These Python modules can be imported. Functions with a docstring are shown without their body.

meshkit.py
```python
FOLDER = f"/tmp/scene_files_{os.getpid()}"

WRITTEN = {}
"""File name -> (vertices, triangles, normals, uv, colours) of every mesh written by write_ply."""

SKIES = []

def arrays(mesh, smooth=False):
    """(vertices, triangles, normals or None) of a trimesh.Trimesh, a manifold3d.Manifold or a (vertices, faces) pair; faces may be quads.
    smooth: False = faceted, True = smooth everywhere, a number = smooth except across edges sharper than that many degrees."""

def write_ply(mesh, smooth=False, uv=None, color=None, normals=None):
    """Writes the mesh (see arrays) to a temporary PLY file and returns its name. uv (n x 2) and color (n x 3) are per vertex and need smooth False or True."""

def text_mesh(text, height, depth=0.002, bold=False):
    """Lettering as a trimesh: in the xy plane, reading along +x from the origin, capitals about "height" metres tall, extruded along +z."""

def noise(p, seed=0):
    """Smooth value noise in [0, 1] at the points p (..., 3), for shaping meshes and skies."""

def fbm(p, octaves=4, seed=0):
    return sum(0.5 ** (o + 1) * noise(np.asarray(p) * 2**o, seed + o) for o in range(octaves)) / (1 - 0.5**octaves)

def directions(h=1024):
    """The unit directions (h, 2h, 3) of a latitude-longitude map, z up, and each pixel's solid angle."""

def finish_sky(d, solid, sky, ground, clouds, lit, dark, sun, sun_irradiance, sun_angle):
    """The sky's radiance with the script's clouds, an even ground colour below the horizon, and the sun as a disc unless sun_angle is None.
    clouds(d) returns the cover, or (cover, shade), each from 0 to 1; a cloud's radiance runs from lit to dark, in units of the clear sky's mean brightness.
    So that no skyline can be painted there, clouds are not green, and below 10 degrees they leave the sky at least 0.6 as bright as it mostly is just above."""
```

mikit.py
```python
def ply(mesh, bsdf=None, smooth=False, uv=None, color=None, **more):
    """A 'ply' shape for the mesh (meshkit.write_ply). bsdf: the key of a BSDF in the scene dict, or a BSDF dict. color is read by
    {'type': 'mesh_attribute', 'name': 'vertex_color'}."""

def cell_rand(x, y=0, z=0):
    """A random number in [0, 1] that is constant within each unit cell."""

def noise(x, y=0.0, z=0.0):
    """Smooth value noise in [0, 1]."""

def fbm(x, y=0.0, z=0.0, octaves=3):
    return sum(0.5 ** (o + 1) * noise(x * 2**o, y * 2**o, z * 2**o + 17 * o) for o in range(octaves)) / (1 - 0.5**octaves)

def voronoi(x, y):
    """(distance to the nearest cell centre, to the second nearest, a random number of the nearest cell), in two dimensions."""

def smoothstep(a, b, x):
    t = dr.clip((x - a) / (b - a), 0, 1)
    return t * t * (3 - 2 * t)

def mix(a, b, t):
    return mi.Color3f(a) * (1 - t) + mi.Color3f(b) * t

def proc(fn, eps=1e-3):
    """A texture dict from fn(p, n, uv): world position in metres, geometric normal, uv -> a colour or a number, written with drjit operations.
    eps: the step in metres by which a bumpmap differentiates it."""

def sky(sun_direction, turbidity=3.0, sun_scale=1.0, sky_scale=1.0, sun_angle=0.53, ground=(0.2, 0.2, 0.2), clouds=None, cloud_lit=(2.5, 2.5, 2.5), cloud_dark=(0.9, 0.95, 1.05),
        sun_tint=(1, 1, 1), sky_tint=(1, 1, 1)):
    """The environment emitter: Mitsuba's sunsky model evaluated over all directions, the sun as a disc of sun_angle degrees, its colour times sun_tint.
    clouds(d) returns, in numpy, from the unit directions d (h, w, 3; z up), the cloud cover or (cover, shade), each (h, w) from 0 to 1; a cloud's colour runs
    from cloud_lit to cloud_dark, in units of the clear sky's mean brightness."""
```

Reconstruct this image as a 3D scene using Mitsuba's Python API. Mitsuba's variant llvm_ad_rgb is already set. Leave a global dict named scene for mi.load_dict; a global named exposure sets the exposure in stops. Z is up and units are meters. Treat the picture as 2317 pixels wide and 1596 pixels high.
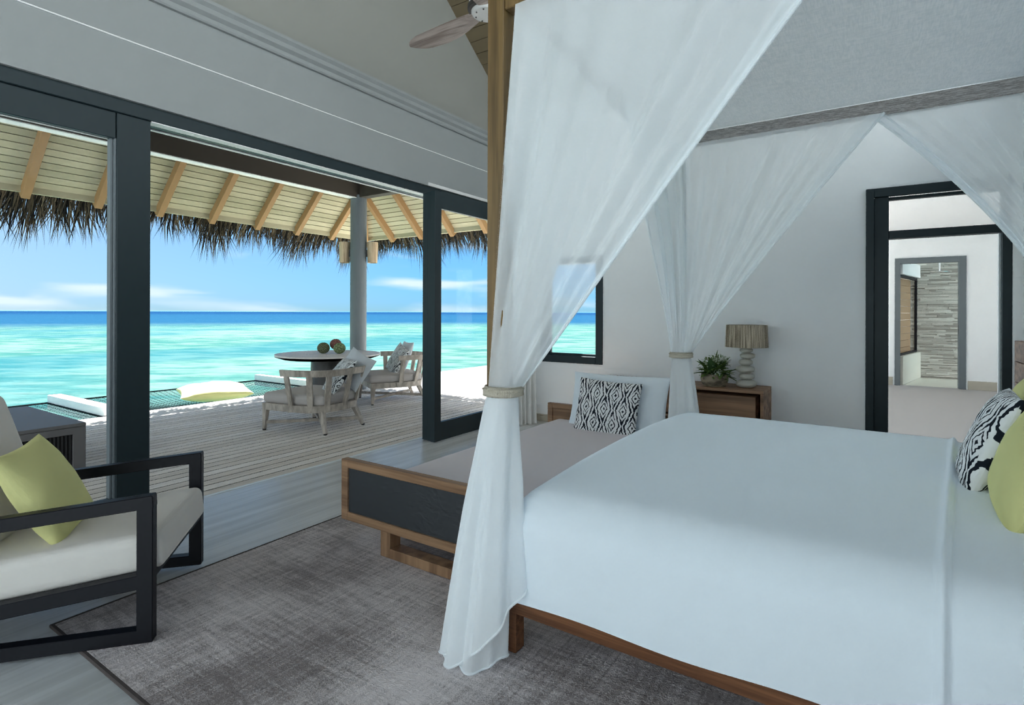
import math, random
import numpy as np
import trimesh
import drjit as dr
import mitsuba as mi
import mikit, meshkit
from mikit import proc, noise, fbm, voronoi, cell_rand, smoothstep, mix

T = mi.ScalarTransform4f
scene, labels = {}, {}
rng = np.random.default_rng(7)

# ------------------------------------------------------------------ camera, sky, sun, exposure
FOC, YAW, ROLL, HORIZON, EYE = 1245.3, math.radians(33.447), math.radians(0.184), 707.3, 1.3
F = np.array([math.cos(YAW), math.sin(YAW), 0.0])
R0 = np.array([math.sin(YAW), -math.cos(YAW), 0.0])
U0 = np.array([0.0, 0.0, 1.0])
R = R0 * math.cos(ROLL) + U0 * math.sin(ROLL)
U = U0 * math.cos(ROLL) - R0 * math.sin(ROLL)
M = np.eye(4)
M[:3, 0], M[:3, 1], M[:3, 2], M[:3, 3] = -R, U, F, (0, 0, EYE)
scene["camera"] = dict(type="perspective", fov=math.degrees(2 * math.atan(1158.5 / FOC)), fov_axis="x", near_clip=0.05, far_clip=20000.0,
                       principal_point_offset_x=0.0, principal_point_offset_y=(798 - HORIZON) / 1596, to_world=T(M.tolist()))


def clouds(d):
    az, el = np.arctan2(d[..., 1], d[..., 0]), np.arcsin(np.clip(d[..., 2], -1, 1))
    p = np.stack([az * 4.5 + 0.6 * el, el * 46 - 2.0 * az, az * 0 + 3.1], -1)
    warp = meshkit.fbm(p * np.array([1.3, 0.6, 1.0]), 3, seed=4)
    f = meshkit.fbm(p + warp[..., None] * np.array([1.4, 2.2, 0.0]), 5, seed=11)
    band = np.exp(-((el - 0.075) / 0.10) ** 2)
    streak = np.clip((f - 0.45) / 0.26, 0, 1) ** 1.3 * (0.18 + 0.82 * band)
    veil = 0.34 * np.clip((az - 0.75) / 0.6, 0, 1) + 0.10 * np.exp(-el / 0.05)
    return np.clip(streak * 0.85 + veil, 0, 0.9)


SUN = (0.35, 0.31, 0.79)
scene["sky"] = mikit.sky(SUN, turbidity=2.4, sun_scale=6.2, sky_scale=0.74, ground=(0.04, 0.13, 0.20), clouds=clouds, cloud_lit=(3.0, 3.5, 3.75), cloud_dark=(2.5, 2.8, 3.0),
                         sky_tint=(0.54, 0.97, 1.16), sun_tint=(0.79, 0.945, 1.19))
exposure = 2.2

# ------------------------------------------------------------------ helpers


def lin(*c):
    return [round(((x / 255 + 0.055) / 1.055) ** 2.4 if x > 10 else x / 255 / 12.92, 4) for x in c]


def numbered(name):
    if not any(k == name or k.startswith(name + "__") for k in list(scene) + list(labels)):
        return name
    k = 1
    while f"{name}_{k:03d}" in scene or f"{name}_{k:03d}" in labels or any(x.startswith(f"{name}_{k:03d}__") for x in scene):
        k += 1
    return f"{name}_{k:03d}"


def thing(name, label, cat, group=None, kind=None):
    key = numbered(name)
    labels[key] = {"label": label, "category": cat}
    if group:
        labels[key]["group"] = group
    if kind:
        labels[key]["kind"] = kind
    return key


COUNT = {}


def put(parent, name, mesh, bsdf, smooth=False, uv=None, color=None, label=None, kind=None):
    """One part under parent ('' name: the thing is this one mesh)."""
    if name:
        base = f"{parent}__{name}"
        n = COUNT.get(base, 0)
        COUNT[base] = n + 1
        key = base if n == 0 else f"{base}_{n:03d}"
    else:
        key = parent
    shape = mesh if isinstance(mesh, dict) else mikit.ply(mesh, bsdf, smooth, uv=uv, color=color)
    scene[key] = shape
    if label or kind:
        labels.setdefault(key, {})
        if label:
            labels[key]["label"] = label
        if kind:
            labels[key]["kind"] = kind
    return key


def struct(name, mesh, bsdf, label, cat, smooth=False):
    key = thing(name, label, cat, kind="structure")
    return put(key, "", mesh, bsdf, smooth)


def arr(m):
    if isinstance(m, tuple):
        v, f = np.asarray(m[0], float), np.asarray(m[1], int)
        if f.shape[1] == 4:
            f = np.vstack([f[:, [0, 1, 2]], f[:, [0, 2, 3]]])
        return v, f
    return np.asarray(m.vertices, float), np.asarray(m.faces, int)


def join(*ms):
    vs, fs, at = [], [], 0
    for m in ms:
        v, f = arr(m)
        vs.append(v)
        fs.append(f + at)
        at += len(v)
    return trimesh.Trimesh(np.vstack(vs), np.vstack(fs), process=False)


def hull(p):
    h = trimesh.convex.convex_hull(np.asarray(p, float))
    return h


BOXC = {}


def unit_corners(sx, sy, sz, b):
    h = np.array([sx, sy, sz]) / 2
    b = min(b, 0.45 * min(sx, sy, sz))
    pts = []
    for s in np.ndindex(2, 2, 2):
        c = (np.array(s) * 2 - 1) * h
        sg = np.array(s) * 2 - 1
        for a in range(3):
            o = b * sg
            q = c - o
            q[a] = c[a]
            pts.append(q)
    return pts


def cbox(x0, x1, y0, y1, z0, z1, b=0.003):
    """Axis-aligned box with chamfered edges."""
    s = (x1 - x0, y1 - y0, z1 - z0)
    k = tuple(round(q, 5) for q in (*s, b))
    if k not in BOXC:
        BOXC[k] = hull(unit_corners(*s, b)) if b else trimesh.creation.box(s)
    m = BOXC[k].copy()
    m.apply_translation([(x0 + x1) / 2, (y0 + y1) / 2, (z0 + z1) / 2])
    return m


def place(m, c, ax, ay, az):
    v, f = arr(m)
    v = np.asarray(c, float) + v[:, :1] * np.asarray(ax, float) + v[:, 1:2] * np.asarray(ay, float) + v[:, 2:] * np.asarray(az, float)
    if np.linalg.det(np.array([ax, ay, az], float)) < 0:
        f = f[:, ::-1]
    return trimesh.Trimesh(v, f, process=False)


def unit(v):
    v = np.asarray(v, float)
    return v / np.linalg.norm(v)


def bar(p, q, w, h, up=(0, 0, 1), b=0.003, w1=None, h1=None):
    """A bar from p to q, w wide (sideways) and h high (along up), tapering to w1 x h1."""
    p, q = np.asarray(p, float), np.asarray(q, float)
    d = unit(q - p)
    side = unit(np.cross(d, up))
    upv = np.cross(side, d)
    pts = []
    for at, ww, hh, sg in ((p, w, h, 1), (q, w1 or w, h1 or h, -1)):
        for a, c in ((1, 1), (1, -1), (-1, 1), (-1, -1)):
            for da, db, dd in ((0, 1, 1), (1, 0, 1), (1, 1, 0)):
                pts.append(at + side * a * (ww / 2 - b * da) + upv * c * (hh / 2 - b * db) + d * sg * b * dd)
    return hull(pts)


def tube(pts, r, n=8, closed=False):
    p = np.asarray(pts, float)
    r = np.broadcast_to(r, (len(p),))
    t = np.gradient(p, axis=0)
    if closed:
        t = (np.roll(p, -1, 0) - np.roll(p, 1, 0)) / 2
    t /= np.linalg.norm(t, axis=1, keepdims=True) + 1e-12
    a = np.cross(t, np.where(np.abs(t[:, 2:]) < 0.9, [0, 0, 1.0], [1.0, 0, 0]))
    a /= np.linalg.norm(a, axis=1, keepdims=True) + 1e-12
    bb = np.cross(t, a)
    ang = np.arange(n) * 2 * np.pi / n
    v = (p[:, None] + r[:, None, None] * (np.cos(ang)[None, :, None] * a[:, None] + np.sin(ang)[None, :, None] * bb[:, None])).reshape(-1, 3)
    m = len(p)
    i, j = np.meshgrid(np.arange(m if closed else m - 1), np.arange(n), indexing="ij")
    i2, j2 = (i + 1) % m, (j + 1) % n
    f = np.stack([i * n + j, i * n + j2, i2 * n + j2, i2 * n + j], -1).reshape(-1, 4)
    f = np.vstack([f[:, [0, 1, 2]], f[:, [0, 2, 3]]])
    if not closed:
        v = np.vstack([v, p[:1], p[-1:]])
        c0, c1 = m * n, m * n + 1
        k = np.arange(n)
        f = np.vstack([f, np.stack([np.full(n, c0), (k + 1) % n, k], 1), np.stack([np.full(n, c1), (m - 1) * n + k, (m - 1) * n + (k + 1) % n], 1)])
    return trimesh.Trimesh(v, f, process=False)


def lathe(prof, n=40, c=(0, 0, 0)):
    prof = np.asarray(prof, float)
    ang = np.arange(n) * 2 * np.pi / n
    v = np.stack([prof[:, None, 0] * np.cos(ang), prof[:, None, 0] * np.sin(ang), np.broadcast_to(prof[:, None, 1], (len(prof), n))], -1).reshape(-1, 3)
    i, j = np.meshgrid(np.arange(len(prof) - 1), np.arange(n), indexing="ij")
    j2 = (j + 1) % n
    f = np.stack([i * n + j, i * n + j2, (i + 1) * n + j2, (i + 1) * n + j], -1).reshape(-1, 4)
    return trimesh.Trimesh(v + np.asarray(c), np.vstack([f[:, [0, 1, 2]], f[:, [0, 2, 3]]]), process=False)


def gridmesh(P, flip=False):
    """Quads of a grid of points (n, m, 3)."""
    n, m = P.shape[:2]
    i, j = np.meshgrid(np.arange(n - 1), np.arange(m - 1), indexing="ij")
    f = np.stack([i * m + j, (i + 1) * m + j, (i + 1) * m + j + 1, i * m + j + 1], -1).reshape(-1, 4)
    f = np.vstack([f[:, [0, 1, 2]], f[:, [0, 2, 3]]])
    return trimesh.Trimesh(P.reshape(-1, 3), f[:, ::-1] if flip else f, process=False)


def pillow(w, h, t, n=30, seed=0, pinch=0.07, wrinkle=0.006, power=0.42):
    """A stuffed cushion in its own frame (x width, y height, z thickness) and its uv in metres."""
    g = np.sin(np.linspace(-np.pi / 2, np.pi / 2, n))
    u, v = np.meshgrid(g, g, indexing="ij")
    x = w / 2 * u * (1 - pinch * (1 - v**2) * np.abs(u) ** 2)
    y = h / 2 * v * (1 - pinch * (1 - u**2) * np.abs(v) ** 2)
    z = t / 2 * np.clip((1 - u**2) * (1 - v**2), 0, 1) ** power
    env = np.clip((1 - u**2) * (1 - v**2), 0, 1) ** 0.3
    parts, uvs = [], []
    for s in (1, -1):
        nz = meshkit.fbm(np.stack([x * 7 + 9 * s, y * 7, x * 0 + seed], -1), 3, seed=seed) - 0.5
        cr = np.sin(np.arctan2(v, u) * 14 + 5 * nz) * (np.abs(u) * np.abs(v)) ** 2
        P = np.stack([x, y, s * (z + env * (nz * wrinkle * 4 + cr * wrinkle * 1.2))], -1)
        parts.append(gridmesh(P, flip=s < 0))
        uvs.append(np.stack([x * s, y], -1).reshape(-1, 2))
    return join(*parts), np.vstack(uvs)


def rcush(sx, sy, sz, r, n=14, puff=0.0, seed=0, wr=0.0):
    """Upholstered cushion: rounded box centred at the origin, bulging by puff on its large faces."""
    def line(s):
        h = s / 2
        e = h - r * (1 - np.sin(np.linspace(0, np.pi / 2, 5)))
        mid = np.linspace(-(h - r), h - r, n)
        return np.unique(np.round(np.concatenate([-e, mid, e]), 6))
    L = [line(s) for s in (sx, sy, sz)]
    ms = []
    for a in range(3):
        b, c = (a + 1) % 3, (a + 2) % 3
        gb, gc = np.meshgrid(L[b], L[c], indexing="ij")
        for s in (-1, 1):
            P = np.zeros(gb.shape + (3,))
            P[..., a], P[..., b], P[..., c] = s * (sx, sy, sz)[a] / 2, gb, gc
            ms.append(gridmesh(P, flip=s < 0))
    m = join(*ms)
    v = m.vertices.view(np.ndarray).copy()
    h = np.array([sx, sy, sz]) / 2
    inner = np.clip(v, -(h - r), h - r)
    d = v - inner
    d /= np.linalg.norm(d, axis=1, keepdims=True) + 1e-12
    v = inner + r * d
    q = np.clip(1 - (v[:, 0] / h[0]) ** 2, 0, 1) * np.clip(1 - (v[:, 1] / h[1]) ** 2, 0, 1)
    v[:, 2] += np.sign(v[:, 2]) * puff * q**0.5 * np.clip(np.abs(v[:, 2]) / h[2], 0, 1)
    if wr:
        v[:, 2] += wr * (meshkit.fbm(v * 5 + seed, 3, seed=seed) - 0.5)
    m = trimesh.Trimesh(v, m.faces, process=False)
    m.merge_vertices(digits_vertex=6)
    return m


# ------------------------------------------------------------------ materials


def plain(name, c, rough=0.6, spec=0.4, metallic=0.0, two=False, **k):
    d = dict(type="principled", base_color={"type": "rgb", "value": list(c)} if not isinstance(c, dict) else c, roughness=rough, specular=spec, metallic=metallic, **k)
    scene[name] = dict(type="twosided", bsdf=d) if two else d


def matte(name, c, two=True):
    d = dict(type="diffuse", reflectance={"type": "rgb", "value": list(c)} if not isinstance(c, dict) else c)
    scene[name] = dict(type="twosided", bsdf=d) if two else d


def wood(c1, c2, ax, s=26.0, stretch=0.05):
    def fn(p, n, uv):
        q = [p.x * s, p.y * s, p.z * s]
        q[ax] = q[ax] * stretch
        a = fbm(q[0], q[1], q[2], 3)
        r = noise(q[0] * 5, q[1] * 5, q[2] * 5)
        return mix(c1, c2, smoothstep(0.25, 0.75, a * 0.8 + r * 0.2))
    return proc(fn)


matte("white_wall", (0.88, 0.90, 0.91))
matte("bounce_grey", (0.37, 0.41, 0.43))  # tone of the added bounce wall behind the camera
matte("bounce_pale", (0.74, 0.78, 0.80))  # tone of the added wall bouncing light through the gable opening
matte("fascia_shaded", (0.32, 0.335, 0.335))  # white band and moulding greyed; their shade is put into the colour
matte("gable_shaded", (0.32, 0.32, 0.295))  # wall white darkened so the colour carries the gable's shade
matte("ceiling_board", lin(124, 112, 90))
plain("trim_white", (0.74, 0.74, 0.73), 0.45, two=True)
plain("skirting_tile", lin(178, 172, 158), 0.5)
plain("teal_frame", lin(36, 48, 52), 0.45, 0.25)
plain("track_metal", lin(215, 222, 226), 0.35, 0.5)
scene["pane_glass"] = dict(type="thindielectric", int_ior=1.1)


def floor_fn(p, n, uv):
    a = fbm(p.x * 1.1, p.y * 14.0, 0.0, 4)
    b = fbm(p.x * 3.0 + 7, p.y * 60.0, 2.0, 2)
    return mix(lin(176, 178, 178), lin(200, 202, 203), smoothstep(0.2, 0.8, 0.7 * a + 0.3 * b))


plain("floor_stone", proc(floor_fn), 0.28, 0.5)
matte("room_floor", lin(178, 174, 172))
plain("bath_tile", lin(196, 194, 182), 0.4, 0.4)


def rug_fn(p, n, uv):
    a = fbm(p.x * 2.2, p.y * 2.2, 1.0, 3)
    w = fbm(p.x * 9.0, p.y * 95.0, 0.0, 2) * 0.5 + fbm(p.x * 95.0, p.y * 9.0, 5.0, 2) * 0.5
    f = noise(p.x * 420.0, p.y * 420.0, 0.0)
    return mix(lin(136, 127, 126), lin(228, 219, 218), smoothstep(0.28, 0.72, 0.46 * a + 0.32 * w + 0.22 * f))


def rug_bump(p, n, uv):
    return noise(p.x * 260.0, p.y * 260.0, 0.0) * 0.6 + fbm(p.x * 30.0, p.y * 120.0, 0.0, 2)


scene["rug_pile"] = dict(type="bumpmap", arbitrary=proc(rug_bump), scale=0.004, bsdf=dict(type="diffuse", reflectance=proc(rug_fn)))

matte("rug_edge_shade", lin(84, 78, 76))  # dark tone painting the shade along the rug edge
plain("teak_x", wood(lin(112, 84, 62), lin(152, 120, 92), 0), 0.5, 0.35)
plain("teak_y", wood(lin(112, 84, 62), lin(152, 120, 92), 1), 0.5, 0.35)
plain("teak_z", wood(lin(112, 84, 62), lin(152, 120, 92), 2), 0.5, 0.35)
plain("walnut_y", wood(lin(108, 82, 64), lin(156, 122, 96), 1, 22.0), 0.5, 0.35)
plain("bed_wood", wood(lin(88, 54, 34), lin(126, 84, 54), 1, 40.0), 0.42, 0.4)
plain("post_wood", wood(lin(84, 66, 40), lin(116, 93, 58), 2, 34.0), 0.5, 0.35)
plain("grey_teak", wood(lin(140, 131, 121), lin(186, 176, 165), 2, 24.0, 0.25), 0.6, 0.3)
plain("table_top_wood", lin(206, 200, 196), 0.5, 0.35)
plain("rafter_wood", lin(156, 124, 86), 0.65, 0.25)
for i, c in enumerate(((178, 173, 146), (171, 167, 140), (184, 179, 152))):
    matte(f"soffit_{i}", lin(*c))
plain("beam_paint", lin(62, 57, 50), 0.6, 0.3)
plain("column_paint", lin(100, 108, 112), 0.55, 0.35)


def deck_fn(k):
    c1, c2 = (((202, 195, 187), (230, 223, 215)), ((210, 204, 197), (236, 230, 223)), ((194, 186, 177), (222, 214, 204)))[k]

    def fn(p, n, uv):
        a = fbm(p.x * 1.6, p.y * 40.0, 3.0 * k, 3)
        b = fbm(p.x * 9.0, p.y * 160.0, 1.0, 2)
        return mix(lin(*c1), lin(*c2), smoothstep(0.2, 0.8, 0.55 * a + 0.45 * b))
    return proc(fn)


for k in range(3):
    plain(f"deck_wood_{k}", deck_fn(k), 0.62, 0.3)
matte("deck_dark", (0.02, 0.02, 0.02))
plain("white_beam", lin(226, 228, 228), 0.5, 0.3)
matte("net_cord", lin(34, 44, 46))

plain("linen_grey", lin(206, 199, 202), 0.9, 0.15, sheen=0.3)
plain("linen_light", lin(204, 199, 193), 0.9, 0.15, sheen=0.3)
plain("white_cotton", (0.72, 0.785, 0.84), 0.9, 0.1, sheen=0.2, two=True)
plain("lime_cotton", lin(200, 198, 138), 0.85, 0.15, sheen=0.3, two=True)
plain("silver_cotton", lin(196, 200, 204), 0.85, 0.15, sheen=0.3, two=True)
plain("outdoor_fabric", lin(176, 170, 166), 0.9, 0.1)


def ikat(p, n, uv):
    """Ink-blue ikat diamonds on white: print, in the cushion's own uv."""
    wx = (noise(uv.x * 50.0, uv.y * 120.0, 3.0) - 0.5) * 0.055
    wy = (noise(uv.x * 120.0, uv.y * 50.0, 5.0) - 0.5) * 0.045
    x, y = uv.x / 0.152 + wx, uv.y / 0.228 + wy
    def cen(v):
        return v - dr.floor(v + 0.5)
    ax, ay = dr.abs(cen(x)), dr.abs(cen(y))
    bx, by = dr.abs(cen(x + 0.5)), dr.abs(cen(y + 0.5))
    da, db = ax + ay * 0.92, bx + by * 0.92
    d, side = dr.minimum(da, db), dr.select(da < db, ax, bx)
    ink = smoothstep(0.062, 0.05, d) + smoothstep(0.150, 0.160, d) * smoothstep(0.208, 0.198, d)
    rough = (noise(uv.x * 40.0, uv.y * 34.0, 7.0) - 0.5) * 1.0 + (noise(uv.x * 160.0, uv.y * 120.0, 2.0) - 0.5) * 0.5
    wave = dr.sin((side * 1.15 + d * 1.2) * 2 * dr.pi * 2.5 + 0.4) + rough
    ink = ink + smoothstep(0.285, 0.30, d + rough * 0.02) * smoothstep(0.10, 0.28, wave)
    return mix((0.74, 0.75, 0.75), lin(24, 30, 38), dr.clip(ink, 0, 1))


plain("ikat_print", proc(ikat), 0.85, 0.1, two=True)
plain("black_lacquer", lin(17, 18, 24), 0.45, 0.22)


def leather_bump(p, n, uv):
    return fbm(p.x * 70.0, p.y * 70.0, p.z * 70.0, 3)


scene["charcoal_panel"] = dict(type="bumpmap", arbitrary=proc(leather_bump), scale=0.006, bsdf=dict(type="principled", base_color={"type": "rgb", "value": lin(52, 55, 58)}, roughness=0.5, specular=0.35))
plain("wicker_black", lin(22, 22, 23), 0.5, 0.35)
plain("lounger_frame", lin(98, 96, 96), 0.5, 0.35)
scene["sheer_white"] = dict(type="mask", opacity=0.76, bsdf=dict(type="principledthin", base_color={"type": "rgb", "value": [0.94, 0.97, 0.99]}, roughness=0.9, diff_trans=0.95, spec_trans=0.0, eta=1.2))
scene["sheer_dense"] = dict(type="mask", opacity=0.86, bsdf=dict(type="principledthin", base_color={"type": "rgb", "value": [0.94, 0.97, 0.99]}, roughness=0.9, diff_trans=0.8, spec_trans=0.0, eta=1.2))
scene["curtain_cotton"] = dict(type="principledthin", base_color={"type": "rgb", "value": [0.78, 0.79, 0.78]}, roughness=0.9, diff_trans=0.5, spec_trans=0.0, eta=1.2)


def linen_fn(p, n, uv):
    a = noise(p.x * 300.0, p.y * 34.0, p.z * 34.0) * 0.5 + noise(p.x * 34.0, p.y * 300.0, p.z * 300.0) * 0.5
    return mix((0.78, 0.82, 0.84), (0.90, 0.92, 0.93), smoothstep(0.25, 0.75, a))


def linen_grey_fn(p, n, uv):
    a = noise(p.x * 300.0, p.y * 40.0, p.z * 200.0) * 0.6 + noise(p.x * 34.0, p.y * 160.0, p.z * 300.0) * 0.4
    return mix(lin(140, 136, 134), lin(182, 178, 176), smoothstep(0.25, 0.75, a))


scene["canopy_linen"] = dict(type="principledthin", base_color=proc(linen_fn), roughness=0.9, diff_trans=0.85, spec_trans=0.0, eta=1.2)
matte("rail_linen", proc(linen_grey_fn))
matte("rope_beige", lin(190, 182, 166))
plain("lamp_stone", lin(184, 182, 172), 0.55, 0.3)


def fibre_fn(p, n, uv):
    a = noise(uv.x * 90.0, uv.y * 3.0, 0.0) * 0.35 + noise(uv.x * 260.0, uv.y * 9.0, 2.0) * 0.35 + noise(uv.x * 700.0, uv.y * 14.0, 4.0) * 0.3
    return mix(lin(104, 92, 76), lin(206, 193, 172), smoothstep(0.2, 0.8, a))


matte("shade_fibre", proc(fibre_fn))


def pot_fn(p, n, uv):
    return mix(lin(92, 84, 72), lin(158, 146, 126), smoothstep(0.3, 0.7, fbm(p.x * 14, p.y * 14, p.z * 22, 3)))


plain("pot_clay", proc(pot_fn), 0.7, 0.2)
scene["leaf_green"] = dict(type="principledthin", base_color={"type": "rgb", "value": lin(108, 132, 74)}, roughness=0.5, diff_trans=0.5, spec_trans=0.0, eta=1.3)
scene["leaf_dark"] = dict(type="principledthin", base_color={"type": "rgb", "value": lin(72, 98, 62)}, roughness=0.45, diff_trans=0.4, spec_trans=0.0, eta=1.3)
matte("blossom_white", lin(186, 196, 176))
scene["fruit_skin"] = dict(type="principled", base_color=dict(type="mesh_attribute", name="vertex_color"), roughness=0.6, specular=0.3)
scene["thatch_reed"] = dict(type="twosided", bsdf=dict(type="diffuse", reflectance=dict(type="mesh_attribute", name="vertex_color")))
matte("thatch_dark", lin(92, 82, 66))
plain("fan_wood", wood(lin(132, 116, 108), lin(186, 172, 164), 1, 30.0), 0.45, 0.35)
plain("fan_white", lin(216, 216, 214), 0.4, 0.4)
plain("dark_metal", lin(58, 56, 54), 0.45, 0.4)
plain("black_bolt", lin(14, 14, 16), 0.4, 0.4)
plain("lantern_wood", wood(lin(160, 138, 110), lin(204, 184, 154), 2, 60.0), 0.6, 0.25)
for i, c in enumerate(((176, 172, 164), (200, 196, 188), (150, 144, 137), (188, 183, 175))):
    matte(f"strip_stone_{i}", lin(*c))
plain("screen_wood", lin(150, 124, 98), 0.55, 0.3)
plain("headboard_wood", wood(lin(84, 58, 42), lin(132, 98, 74), 1, 30.0), 0.5, 0.35)
plain("chrome", (0.75, 0.76, 0.78), 0.15, 0.5, metallic=1.0)


def sea_fn(p, n, uv):
    dist = dr.sqrt(dr.square(p.x) + dr.square(p.y))
    patch = fbm(p.x * 0.045 + 3.0, p.y * 0.06, 0.0, 4)
    ra, rb = p.x * 0.8345 + p.y * 0.551, p.y * 0.8345 - p.x * 0.551
    rip = fbm(ra * 1.1, rb * 0.55, 1.0, 4) * 0.75 + fbm(ra * 0.16, rb * 0.10, 4.0, 3) * 0.25
    near = mix(lin(44, 82, 80), lin(80, 105, 98), smoothstep(0.32, 0.68, 0.22 * patch + 0.78 * rip))
    near = mix(near, lin(28, 74, 86), smoothstep(0.52, 0.74, fbm(p.x * 0.03 + 40.0, p.y * 0.05 + 9.0, 2.0, 3)) * 0.55)
    wob = 1.0 + 0.5 * (fbm(p.x * 0.004, p.y * 0.004, 5.0, 3) - 0.5)
    far = mix(lin(24, 58, 82), lin(16, 44, 74), smoothstep(250.0, 1200.0, dist))
    far = mix(far, lin(44, 80, 96), smoothstep(0.55, 0.8, rip) * 0.35)
    return mix(near, far, smoothstep(95.0, 190.0, dist * wob))


def sea_wave(p, n, uv):
    dist = dr.sqrt(dr.square(p.x) + dr.square(p.y))
    a = (p.x * 0.8345 + p.y * 0.551)
    b = (p.y * 0.8345 - p.x * 0.551)
    return (fbm(a * 2.2, b * 0.8, 0.0, 4) + 0.4 * fbm(a * 0.5 + 9, b * 0.3, 2.0, 2)) / (1.0 + dist / 60.0)


scene["sea_water"] = dict(type="bumpmap", arbitrary=proc(sea_wave, 0.02), scale=0.3, bsdf=dict(type="diffuse", reflectance=proc(sea_fn)))
# ------------------------------------------------------------------ the setting
# (room: X along the glass front, Y out to the sea, Z up)
XB, XW, YG, YC, ZE = 5.72, -1.8, 3.85, -0.97, 2.6     # far wall, back wall, glass front, headboard wall, door head
RX, RS = 2.0, 0.735                                   # ridge and slope of the boarded ceiling
ZB = 3.79                                             # height where ceiling meets the far wall
ZR = ZB + RS * (XB - RX)


def quad(*p):
    return trimesh.Trimesh(np.array(p, float), [[0, 1, 2], [0, 2, 3]], process=False)


struct("floor", cbox(XW - 0.2, XB + 0.15, YC - 0.15, 3.905, -0.12, 0.0, 0), "floor_stone", "polished pale grey stone-look floor of the bedroom", "floor")

# far wall with a window and a doorway
wy0, wy1, wz0, wz1 = 2.555, 3.36, 0.715, 1.95        # window opening incl. frame
dy0, dy1, dz1 = -0.89, 0.072, 2.38
def slab_x(x0, x1, holes, y0, y1, z0, z1):
    """A wall slab across Y with rectangular holes (y0, y1, z0, z1)."""
    ys = sorted({y0, y1, *[h[0] for h in holes], *[h[1] for h in holes]})
    zs = sorted({z0, z1, *[h[2] for h in holes], *[h[3] for h in holes]})
    out = []
    for a, b in zip(ys, ys[1:]):
        for c, d in zip(zs, zs[1:]):
            my, mz = (a + b) / 2, (c + d) / 2
            if not any(h[0] < my < h[1] and h[2] < mz < h[3] for h in holes):
                out.append(cbox(x0, x1, a, b, c, d, 0))
    return join(*out)


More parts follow.
